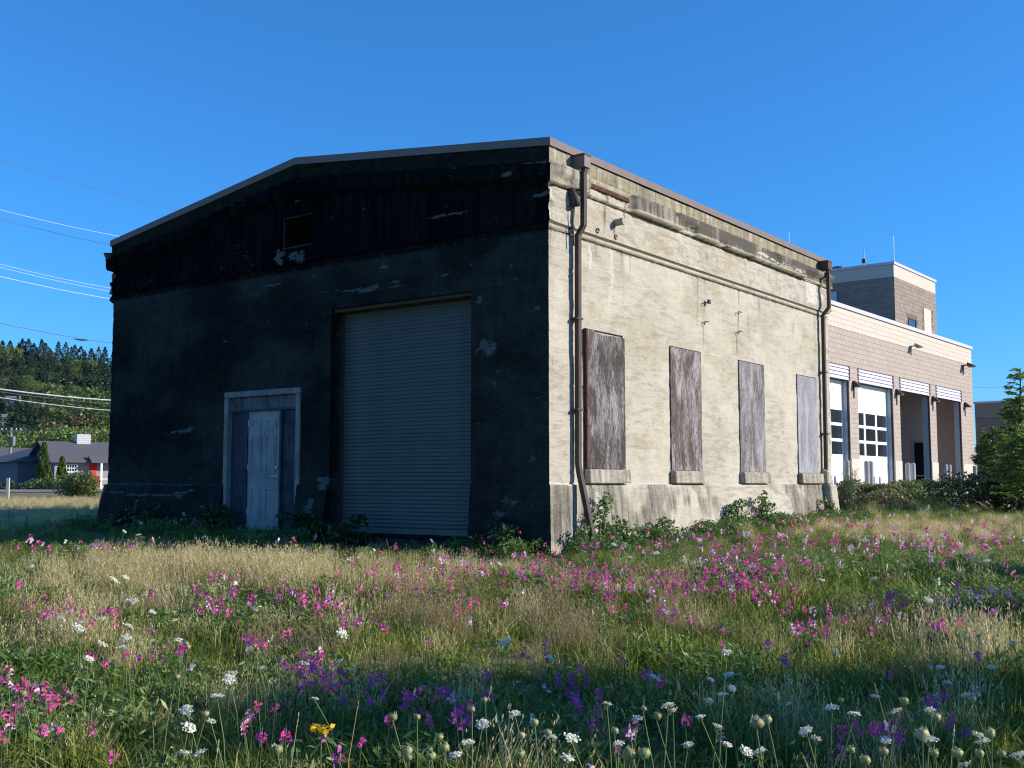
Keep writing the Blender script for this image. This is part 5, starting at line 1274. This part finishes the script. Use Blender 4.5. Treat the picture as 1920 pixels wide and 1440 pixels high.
# ------------------------------------------------------------------ flowers
PINK = leaf_mat('magenta_petals', [(.66, .05, .28), (.78, .10, .36), (.58, .035, .25), (.82, .22, .44)], .3)
PINK2 = leaf_mat('shade_violet_petals', [(.42, .04, .34), (.55, .08, .42), (.48, .05, .30)], .3)  # pink petals with the violet of bluish shade put into the colour
PALE = leaf_mat('pale_pink_petals', [(.85, .55, .68), (.80, .42, .58), (.85, .72, .76)], .3)
WHITE = leaf_mat('white_petals', [(.85, .81, .66), (.82, .80, .68), (.88, .84, .64)], .3)
YEL = leaf_mat('yellow_petals', [(.85, .55, .02), (.9, .65, .04)], .3)
STEM = plain('stem_green', (.14, .18, .06), .7, .2)
SEED = leaf_mat('seed_head_green', [(.34, .38, .14), (.44, .46, .20), (.30, .28, .12), (.50, .46, .26)], .3)
def petals(rng, c, s, up):
    """one pea blossom: round upright banner and two wings"""
    c = np.array(c); f = rng.normal(size=3); f[2] = abs(f[2]) * .2; f /= np.linalg.norm(f); sd = np.cross(f, [0, 0, 1.0]); sd /= np.linalg.norm(sd); upv = np.array([0, 0, 1.0])
    V = [c]; k = 7
    for i in range(k): a = math.pi * (i / (k - 1)) * 1.1 - .16; V.append(c + sd * math.cos(a) * s * .62 + upv * math.sin(a) * s * .66 - f * s * .12 * abs(math.cos(a)))
    T = [(0, i, i + 1) for i in range(1, k)]
    b = len(V); V += [c, c + f * s * .5 + sd * s * .28, c + f * s * .45 - upv * s * .25, c + f * s * .5 - sd * s * .28]; T += [(b, b + 1, b + 2), (b, b + 2, b + 3)]
    return V, T
def pea_cluster(rng, n, size, H):
    V, T = [], []
    for i in range(n):
        a = rng.random() * 6.283; c = (math.cos(a) * .022, math.sin(a) * .022, H + (i - n / 2) * .0105); v, t = petals(rng, c, size, 0); b = len(V); V += v; T += [tuple(x + b for x in q) for q in t]
    me = np_mesh('blossom', np.array(V), None, np.array(T)); return me
f_rng = np.random.default_rng(31)
def with_mat(me, m): c = me.copy(); c.materials.clear(); c.materials.append(m); return c
base_cl = [pea_cluster(f_rng, n, s, .34) for n, s in ((7, .026), (5, .028), (9, .024), (6, .027))]
CL = {k: [with_mat(b, m_) for b in base_cl] for k, m_ in (('pink', PINK), ('violet', PINK2), ('pale', PALE), ('white', WHITE))}
stm = MB().tube([(0, 0, -.02), (.01, 0, .18), (0, 0, .38)], [.0028, .0024, .0018], 4, False); stem_me = mesh('stem', stm.v, stm.f); stem_me.materials.append(STEM)
# where the pea blossoms show in the photo: (x, y, spread x, spread y, how many, share violet)
FB = [(420, 1088, 14, 4, 6, 0), (490, 1125, 60, 14, 26, .4), (600, 1128, 40, 12, 24, .1), (380, 1128, 25, 12, 10, .3), (100, 1150, 30, 12, 12, 0), (170, 1160, 30, 8, 9, .5), (60, 1140, 50, 10, 7, 0), (40, 1022, 40, 8, 14, 0), (180, 1028, 14, 4, 8, .1),
      (20, 1300, 20, 30, 12, 0), (65, 1300, 35, 25, 18, 0), (110, 1315, 25, 15, 10, 0), (190, 1245, 30, 12, 6, 0), (300, 1205, 12, 8, 4, 0), (190, 1268, 20, 5, 3, 0), (285, 1242, 20, 5, 5, .6), (70, 1380, 50, 15, 12, 0), (145, 1385, 8, 5, 2, 0), (200, 1425, 25, 8, 3, 0), (10, 1360, 12, 12, 5, 0),
      (330, 1240, 20, 8, 9, 1), (480, 1345, 18, 8, 8, 0), (470, 1380, 30, 30, 8, .2), (535, 1405, 15, 10, 6, 0), (585, 1260, 35, 14, 34, 1), (600, 1290, 30, 20, 14, 1), (555, 1268, 20, 10, 8, .8), (480, 1212, 30, 8, 12, .7), (540, 1205, 12, 5, 4, 0),
      (690, 1178, 12, 5, 5, 1), (650, 1170, 20, 8, 5, 0), (780, 1075, 50, 12, 24, .1), (750, 1100, 30, 14, 22, .8), (870, 1075, 25, 8, 14, 0), (860, 1135, 14, 8, 8, 0), (945, 1150, 6, 4, 2, 0), (1040, 1065, 60, 14, 36, .3), (1110, 1090, 30, 10, 16, .3), (1190, 1095, 40, 12, 20, .2), (1070, 1085, 60, 14, 26, .5),
      (730, 1310, 60, 25, 26, 1), (820, 1325, 40, 12, 12, 1), (860, 1358, 20, 10, 14, 1), (910, 1305, 12, 6, 6, 1), (640, 1400, 40, 20, 8, .9), (800, 1210, 8, 5, 3, .9), (1020, 1230, 30, 12, 7, 1), (1060, 1295, 20, 8, 12, 1), (1105, 1345, 16, 18, 12, 1), (1230, 1292, 14, 10, 8, 1), (1180, 1395, 25, 8, 7, 1),
      (1150, 1130, 20, 8, 7, .5), (1240, 1150, 14, 10, 8, .7), (1300, 1100, 40, 10, 26, .1), (1345, 1085, 30, 10, 22, .1), (1345, 1048, 20, 12, 18, .9), (1430, 1085, 35, 16, 42, 0), (1400, 1060, 40, 12, 16, 0), (1420, 1020, 50, 10, 26, 0), (1320, 1020, 60, 14, 20, 0), (1290, 1010, 30, 6, 10, 0), (1500, 1055, 30, 8, 12, 0),
      (1560, 1035, 40, 8, 8, 0), (1625, 1035, 20, 8, 10, 0), (1690, 1020, 30, 8, 12, 0), (1730, 1020, 20, 6, 10, 0), (1770, 1030, 30, 10, 24, 0), (1800, 1020, 50, 8, 20, 0), (1860, 1015, 40, 8, 16, 0), (1880, 985, 40, 8, 12, 0), (1600, 990, 60, 8, 14, 0), (1750, 990, 80, 8, 16, 0), (1480, 985, 60, 10, 20, 0),
      (1650, 1140, 18, 8, 9, 0), (1680, 1138, 14, 5, 6, 0), (1535, 1185, 20, 8, 10, .3), (1510, 1198, 8, 4, 4, 0), (1460, 1130, 8, 5, 3, 0), (1420, 1125, 6, 5, 2, 0), (1500, 1150, 30, 10, 6, 0), (1820, 1120, 14, 12, 8, .2), (1870, 1120, 14, 6, 5, .2), (1765, 1130, 10, 6, 4, .2), (1755, 1180, 8, 6, 5, .9), (1850, 1170, 40, 12, 6, .5), (1480, 1255, 8, 4, 4, 1),
      (1640, 1385, 40, 14, 14, 1), (1680, 1385, 15, 10, 9, 1), (1765, 1328, 8, 6, 6, 1), (1780, 1370, 10, 5, 4, 1), (1560, 1415, 12, 6, 4, 1), (1290, 1365, 10, 8, 4, 1), (1850, 1295, 4, 3, 1, 0), (1740, 1315, 10, 6, 3, 0), (1600, 1190, 100, 12, 6, .3), (1120, 1020, 200, 10, 12, 0), (900, 1045, 120, 8, 10, 0), (330, 1025, 90, 5, 5, 0), (530, 1015, 30, 4, 3, 0), (1420, 1360, 30, 14, 4, .8), (1900, 1120, 20, 30, 6, .2)]
def flowers():
    spots = []
    for (cx, cy, rx, ry, n, vio) in FB:
        sc_n = max(1, int(n * (.62 if cy > 1190 else 1.15)))
        for _ in range(sc_n):
            k_ = .7 if cy > 1190 else 1.15; px = cx + f_rng.normal() * rx * k_; py = cy + f_rng.normal() * ry * k_
            h = .34 if py > 1150 else .26
            p = on_ground(px, py, h * .95); 
            if inside_building(p.x, p.y, .15): continue
            c = 'violet' if f_rng.random() < vio * .75 else ('pink' if f_rng.random() < .86 else 'pale')
            if cy < 1060 and c == 'pink' and f_rng.random() < .3: c = 'pale'
            spots.append((p.y, p, c, h / .34))
    # scattered strays, also outside the frame so that the field goes on
    for _ in range(420):
        Y = 2.5 + 26 * f_rng.random(); X = (f_rng.random() * 2 - 1) * (3 + Y * .62)
        if inside_building(X, Y, .2): continue
        if X < 0 and f_rng.random() < .5: continue
        spots.append((Y, Vector((X, Y, gz(X, Y))), f_rng.choice(['pink', 'pale', 'white', 'violet'], p=[.45, .2, .25, .1]), .7 + .3 * f_rng.random()))
    inv = [s for s in spots if abs(s[1].x) < s[0] * .47 + .1 and s[0] > 2.9]; out = [s for s in spots if not (abs(s[1].x) < s[0] * .47 + .1 and s[0] > 2.9)]
    inv.sort(key=lambda s: s[0]); LABS = {'pink': 'magenta pea blossom cluster standing in the foreground meadow', 'violet': 'violet pea blossom cluster in the shaded foreground meadow', 'pale': 'pale pink pea blossom cluster in the foreground meadow', 'white': 'white pea blossom cluster in the foreground meadow'}
    for (Y, p, c, hh) in inv[:290]:
        o = bpy.data.objects.new('pea_flower', CL[c][int(f_rng.integers(4))]); C.objects.link(o); s = .66 + .22 * f_rng.random()
        o.location = p; hz = hh * (.9 + .25 * f_rng.random()); o.scale = (s, s, s); o.location.z += .34 * (hz - s); o.rotation_euler = (f_rng.normal() * .12, f_rng.normal() * .12, f_rng.random() * 6.28)
        tag(o, LABS[c], 'flower', 'pea blossoms in the meadow')
        st_ = bpy.data.objects.new('stem', stem_me); C.objects.link(st_); st_.parent = o; st_.scale = (1 / s, 1 / s, hz / s); st_.location = (0, 0, .34 * (1 - hz / s))
    rest = inv[290:] + out; names_ = {}
    vo, To, mi = [], [], []
    mats = ['pink', 'violet', 'pale', 'white']; nb = 0
    for (Y, p, c, hh) in rest:
        me = base_cl[int(f_rng.integers(4))]; co = np.zeros(len(me.vertices) * 3); me.vertices.foreach_get('co', co); co = co.reshape(-1, 3).copy()
        s = .66 + .34 * f_rng.random(); a = f_rng.random() * 6.28; co[:, 2] = (co[:, 2] - .34) * s + .34 * hh * (.85 + .3 * f_rng.random()); x = co[:, 0] * s; y = co[:, 1] * s
        vo.append(np.stack([x * math.cos(a) - y * math.sin(a) + p.x, x * math.sin(a) + y * math.cos(a) + p.y, co[:, 2] + p.z], 1))
        li = np.zeros(len(me.loops), np.int32); me.loops.foreach_get('vertex_index', li); t = li.reshape(-1, 3) + nb; To.append(t); mi.append(np.full(len(t), mats.index(c))); nb += len(co)
    me = np_mesh('pea_blossoms', np.concatenate(vo), None, np.concatenate(To))
    for k in mats: me.materials.append(CL[k][0].materials[0])
    me.polygons.foreach_set('material_index', np.concatenate(mi).astype(np.int32))
    tag(link_mesh('pea_blossoms', me), 'mass of small pink pea blossoms across the farther meadow', 'flowers', kind='stuff')
    return len(inv)
flowers()
# wild carrot: white flat umbels and closed green seed heads
def umbel_me(rng, rad, closed):
    V, T = [], []; m = MB(); pts = []
    if not closed:
        for k in range(26):
            r = rad * math.sqrt((k + .5) / 26); a = k * 2.4; c = np.array([r * math.cos(a), r * math.sin(a), .012 - .25 * r * r / rad + .012 * rng.random()])
            for j in range(5): pts.append(c + rng.normal(size=3) * np.array([.006, .006, .003]))
        v, q = leaves(np.array(pts), .0125, rng, .9, 2.5, .3); me = np_mesh('umbel', v, q); me.materials.append(WHITE)
    else:
        V, Q = [], []; ns, nr = 16, 6
        for i in range(nr):
            for j in range(ns):
                t = i / (nr - 1); a = 6.283 * j / ns; rr = rad * (.10 + .95 * max(0, math.sin(min(1, t * 1.0 + .02) * 2.95)) ** .7) * (1 + .22 * (j % 2) + .2 * rng.random()); V.append((rr * math.cos(a), rr * math.sin(a), (t - .1) * rad * 2.3 - (0 if i < nr - 1 else .004)))
        for i in range(nr - 1):
            for j in range(ns): Q.append((i * ns + j, i * ns + (j + 1) % ns, (i + 1) * ns + (j + 1) % ns, (i + 1) * ns + j))
        n0 = len(V); pts = np.array([(rad * .9 * math.cos(a) * q_, rad * .9 * math.sin(a) * q_, rad * (.1 + 1.9 * z_)) for a, q_, z_ in zip(rng.random(60) * 6.283, .9 + .4 * rng.random(60), rng.random(60))])
        lv, lq = leaves(pts, rad * .8, rng, .22, 0, .4, np.tile([[0, 0, 1.]], (60, 1))); me = np_mesh('umbel', np.concatenate([np.array(V), lv]), np.concatenate([np.array(Q), lq + n0])); me.materials.append(SEED)
    return me
def rays_me(rad, d):
    m = MB()
    for k in range(12): a = k * .5236; m.tube([(0, 0, -d), (rad * .75 * math.cos(a), rad * .75 * math.sin(a), -.0)], [.0012, .0008], 3, False)
    me = mesh('rays', m.v, m.f); me.materials.append(STEM); return me
UM = [umbel_me(f_rng, r, False) for r in (.032, .038, .027)]; SD = [umbel_me(f_rng, r, True) for r in (.018, .015, .021)]; RY = rays_me(.033, .035)
def carrot(px, py, kind, h, lab, group, sc=1.0, lean=None):
    p = on_ground(px, py, h); d = ray(px, py); k = (p.x ** 2 + p.y ** 2) ** .5
    top = Vector((0, 0, h)); lx = f_rng.normal() * .14 * h if lean is None else lean * h; ly = f_rng.normal() * .08
    root = empty('wild_carrot', (p.x - lx, p.y - ly, gz(p.x - lx, p.y - ly))); tag(root, lab, 'flower', group); top = Vector((lx, ly, h + (p.z - root.location.z)))
    mid = top * .55 + Vector((-lx * .15, 0, .03)); MB().tube([(0, 0, -.03), mid, top], [.0038, .0032, .0022], 5, False).build('stem', STEM, root)
    me = (UM if kind == 'w' else SD)[int(f_rng.integers(3))]; o = link_mesh('umbel' if kind == 'w' else 'seed_head', me, None, root); o.location = top; o.scale = (sc, sc, sc); o.rotation_euler = (f_rng.normal() * .22 + (.25 if kind == 'w' else 0), f_rng.normal() * .25, f_rng.random() * 6)
    if kind == 'w': q = link_mesh('rays', RY, None, root); q.location = top; q.rotation_euler = o.rotation_euler; q.scale = (sc, sc, sc)
near_w = [(1363, 1232, .85), (1512, 1380, .75), (1682, 1341, .75), (1602, 1348, .7), (1070, 1398, .7), (1062, 1427, .7), (1160, 1406, .7), (878, 1405, .65), (855, 1424, .65), (965, 1342, .6), (905, 1368, .6), (1032, 1390, .5), (1138, 1330, .62), (1195, 1352, .62), (1253, 1330, .68), (1227, 1285, .5), (1262, 1342, .6),
          (1314, 1354, .62), (1345, 1372, .62), (1398, 1413, .62), (1362, 1400, .55), (1331, 1285, .55), (1367, 1275, .5), (1372, 1298, .5), (1354, 1307, .5), (1330, 1325, .5), (1425, 1419, .62), (1530, 1398, .6), (1744, 1345, .55), (1742, 1392, .7), (1776, 1285, .5), (1763, 1260, .5), (1812, 1313, .5), (1835, 1385, .65), (1845, 1405, .65), (1860, 1258, .45),
          (1900, 1217, .5), (1810, 1438, .7), (1660, 1395, .62), (1914, 1430, .7), (407, 1317, .5), (350, 1337, .5), (395, 1357, .5), (352, 1369, .5), (375, 1416, .5), (345, 1422, .55), (430, 1277, .45), (490, 1260, .45), (470, 1225, .45), (435, 1273, .42), (590, 1318, .4), (1560, 1330, .5), (1480, 1330, .4), (1290, 1405, .5), (1640, 1310, .45)]
for (x, y, h) in near_w: carrot(x, y, 'w', h, 'white flat wild carrot umbel in the foreground', 'white wild carrot umbels near the viewer', .55 + .35 * f_rng.random())
mid_w = [(285, 1155), (243, 1135), (252, 1133), (192, 1165), (150, 1175), (145, 1185), (110, 1172), (150, 1195), (190, 1215), (228, 1225), (236, 1203), (240, 1178), (235, 1088), (213, 1092), (332, 1207), (1640, 1088), (1540, 1092), (1740, 1132), (1850, 1055), (1400, 1000), (935, 1060), (1150, 1030), (1230, 1042), (1180, 1050), (165, 1240), (948, 1215), (1030, 1240), (570, 1250), (638, 1248), (60, 1065), (640, 1195)]
for (x, y) in mid_w: carrot(x, y, 'w', .42, 'small white umbel among the middle meadow', 'white umbels in the middle meadow', .75 + .45 * f_rng.random())
special = {(1003, 1368): 'large upright green seed head left of the lit umbels at bottom centre'}
near_s = [(1003, 1366, .8), (977, 1387, .78), (1026, 1384, .72), (975, 1425, .85), (885, 1338, .68), (736, 1352, .7), (782, 1357, .6), (823, 1397, .62), (766, 1420, .62), (805, 1410, .6), (808, 1432, .7), (835, 1417, .6), (762, 1432, .65), (910, 1322, .5), (1176, 1422, .7), (1208, 1423, .7), (1205, 1332, .68), (1230, 1355, .55), (1152, 1382, .6), (1255, 1232, .62),
          (1418, 1368, .78), (1440, 1357, .78), (1593, 1413, .6), (1622, 1434, .7), (1755, 1358, .7), (1730, 1392, .8), (1750, 1422, .7), (1797, 1422, .7), (1825, 1324, .55), (1860, 1388, .8), (1838, 1425, .75), (1877, 1424, .72), (1620, 1255, .45), (1576, 1320, .5), (1697, 1325, .5), (1658, 1418, .7), (330, 1280, .55), (348, 1213, .62), (353, 1218, .6), (476, 1220, .6), (482, 1228, .58), (386, 1345, .5), (42, 1312, .5), (520, 1425, .5), (1905, 1180, .4), (1835, 1200, .45)]
for (x, y, h) in near_s: carrot(x, y, 's', h, 'closed green wild carrot seed head in the foreground', 'wild carrot seed heads near the viewer', .56 + .3 * f_rng.random())
for (x, y, lab) in ((232, 998, 'small white umbel against the dark wall foot, left one'), (264, 984, 'small white umbel against the dark wall foot, highest one'), (260, 1007, 'small white umbel against the dark wall foot, lowest one')): carrot(x, y, 'w', .42, lab, None, .9)
# yellow flower
p = on_ground(602, 1375, .4); root = empty('yellow_flower', p); tag(root, 'bright yellow flower cluster at the lower left', 'flower')
pts = np.array([(rx, 0, .4) + f_rng.normal(size=3) * .011 for rx in (-.03, 0, .028) for _ in range(16)]); v, q_ = leaves(pts, .026, f_rng, .8, 1); link_mesh('blossom', mk_mesh(v, q_, YEL, 'blossom'), None, root)
MB().tube([(0, 0, -.02), (0, 0, .39)], .003, 5).build('stem', STEM, root)
# seed pods and tall single stalks near the viewer
def stalk(px, py, h, lab, lean):
    p = on_ground(px, py, h); root = empty('grass_stalk', (p.x - lean * h, p.y, gz(p.x - lean * h, p.y))); tag(root, lab, 'grass stalk', 'single tall grass stalks')
    m = MB(); m.tube([(0, 0, 0), (lean * h * .4, 0, h * .55), (lean * h, 0, h)], [.0022, .0018, .001], 4, False); m.build('stem', M['gs'], root)
    pts = np.array([(lean * h * (1 - .02 * i), 0, h * (1 - .015 * i)) for i in range(8)]); v, q_ = leaves(pts, .02, f_rng, .35, 0, .3, np.tile([[lean, 0, 1.]], (8, 1))); link_mesh('seed_spike', mk_mesh(v, q_, GD, 'seed_spike'), None, root)
M['gs'] = plain('straw_stalk', (.38, .32, .16), .8)
for (x, y, h, ln) in ((672, 1325, .55, .12), (1325, 1220, .5, -.1), (1790, 1365, .6, .1), (1180, 1360, .5, -.1), (410, 1400, .5, .1), (1640, 1290, .6, -.2), (1505, 1420, .5, -.3), (600, 992, .35, -.3), (725, 1015, .3, -.2), (1530, 1290, .5, -.15), (1730, 1270, .5, -.2), (345, 985, .3, .3), (500, 1035, .3, .1), (560, 1340, .5, .1), (950, 1130, .4, .1)):
    stalk(x, y, h, 'single tall straw coloured grass stalk in the meadow', ln)

# ------------------------------------------------------------------ labels by place for look-alikes
def pick(word, group): return [o for o in S.objects if o.get('group') == group and (not word or word in o.get('label', ''))]
for w_, nn in (('magenta', 'magenta pea blossom clusters'), ('violet', 'violet pea blossom clusters'), ('pale pink', 'pale pink pea blossom clusters'), ('white pea', 'white pea blossom clusters')):
    rank_labels(pick(w_, 'pea blossoms in the meadow'), nn)
rank_labels(pick('', 'wild carrot seed heads near the viewer'), 'closed green seed heads')
rank_labels(pick('', 'white wild carrot umbels near the viewer'), 'white flat foreground umbels')
rank_labels(pick('', 'white umbels in the middle meadow'), 'small white umbels in mid meadow')
rank_labels(pick('', 'single tall grass stalks'), 'tall straw coloured grass stalks')
rank_labels(pick('', 'conifers in the hillside wood'), 'dark conifers inside the hillside wood', 13, 'band')
rank_labels(pick('', 'lighter conifers in the hillside wood'), 'lighter green hillside conifers', 13, 'band')
rank_labels(pick('', 'broadleaf trees in the hillside wood'), 'round broadleaf trees on the hill', 13, 'band')
rank_labels(pick('', 'skyline conifers on the hill'), 'tall dark conifers on the skyline', 13, 'band')
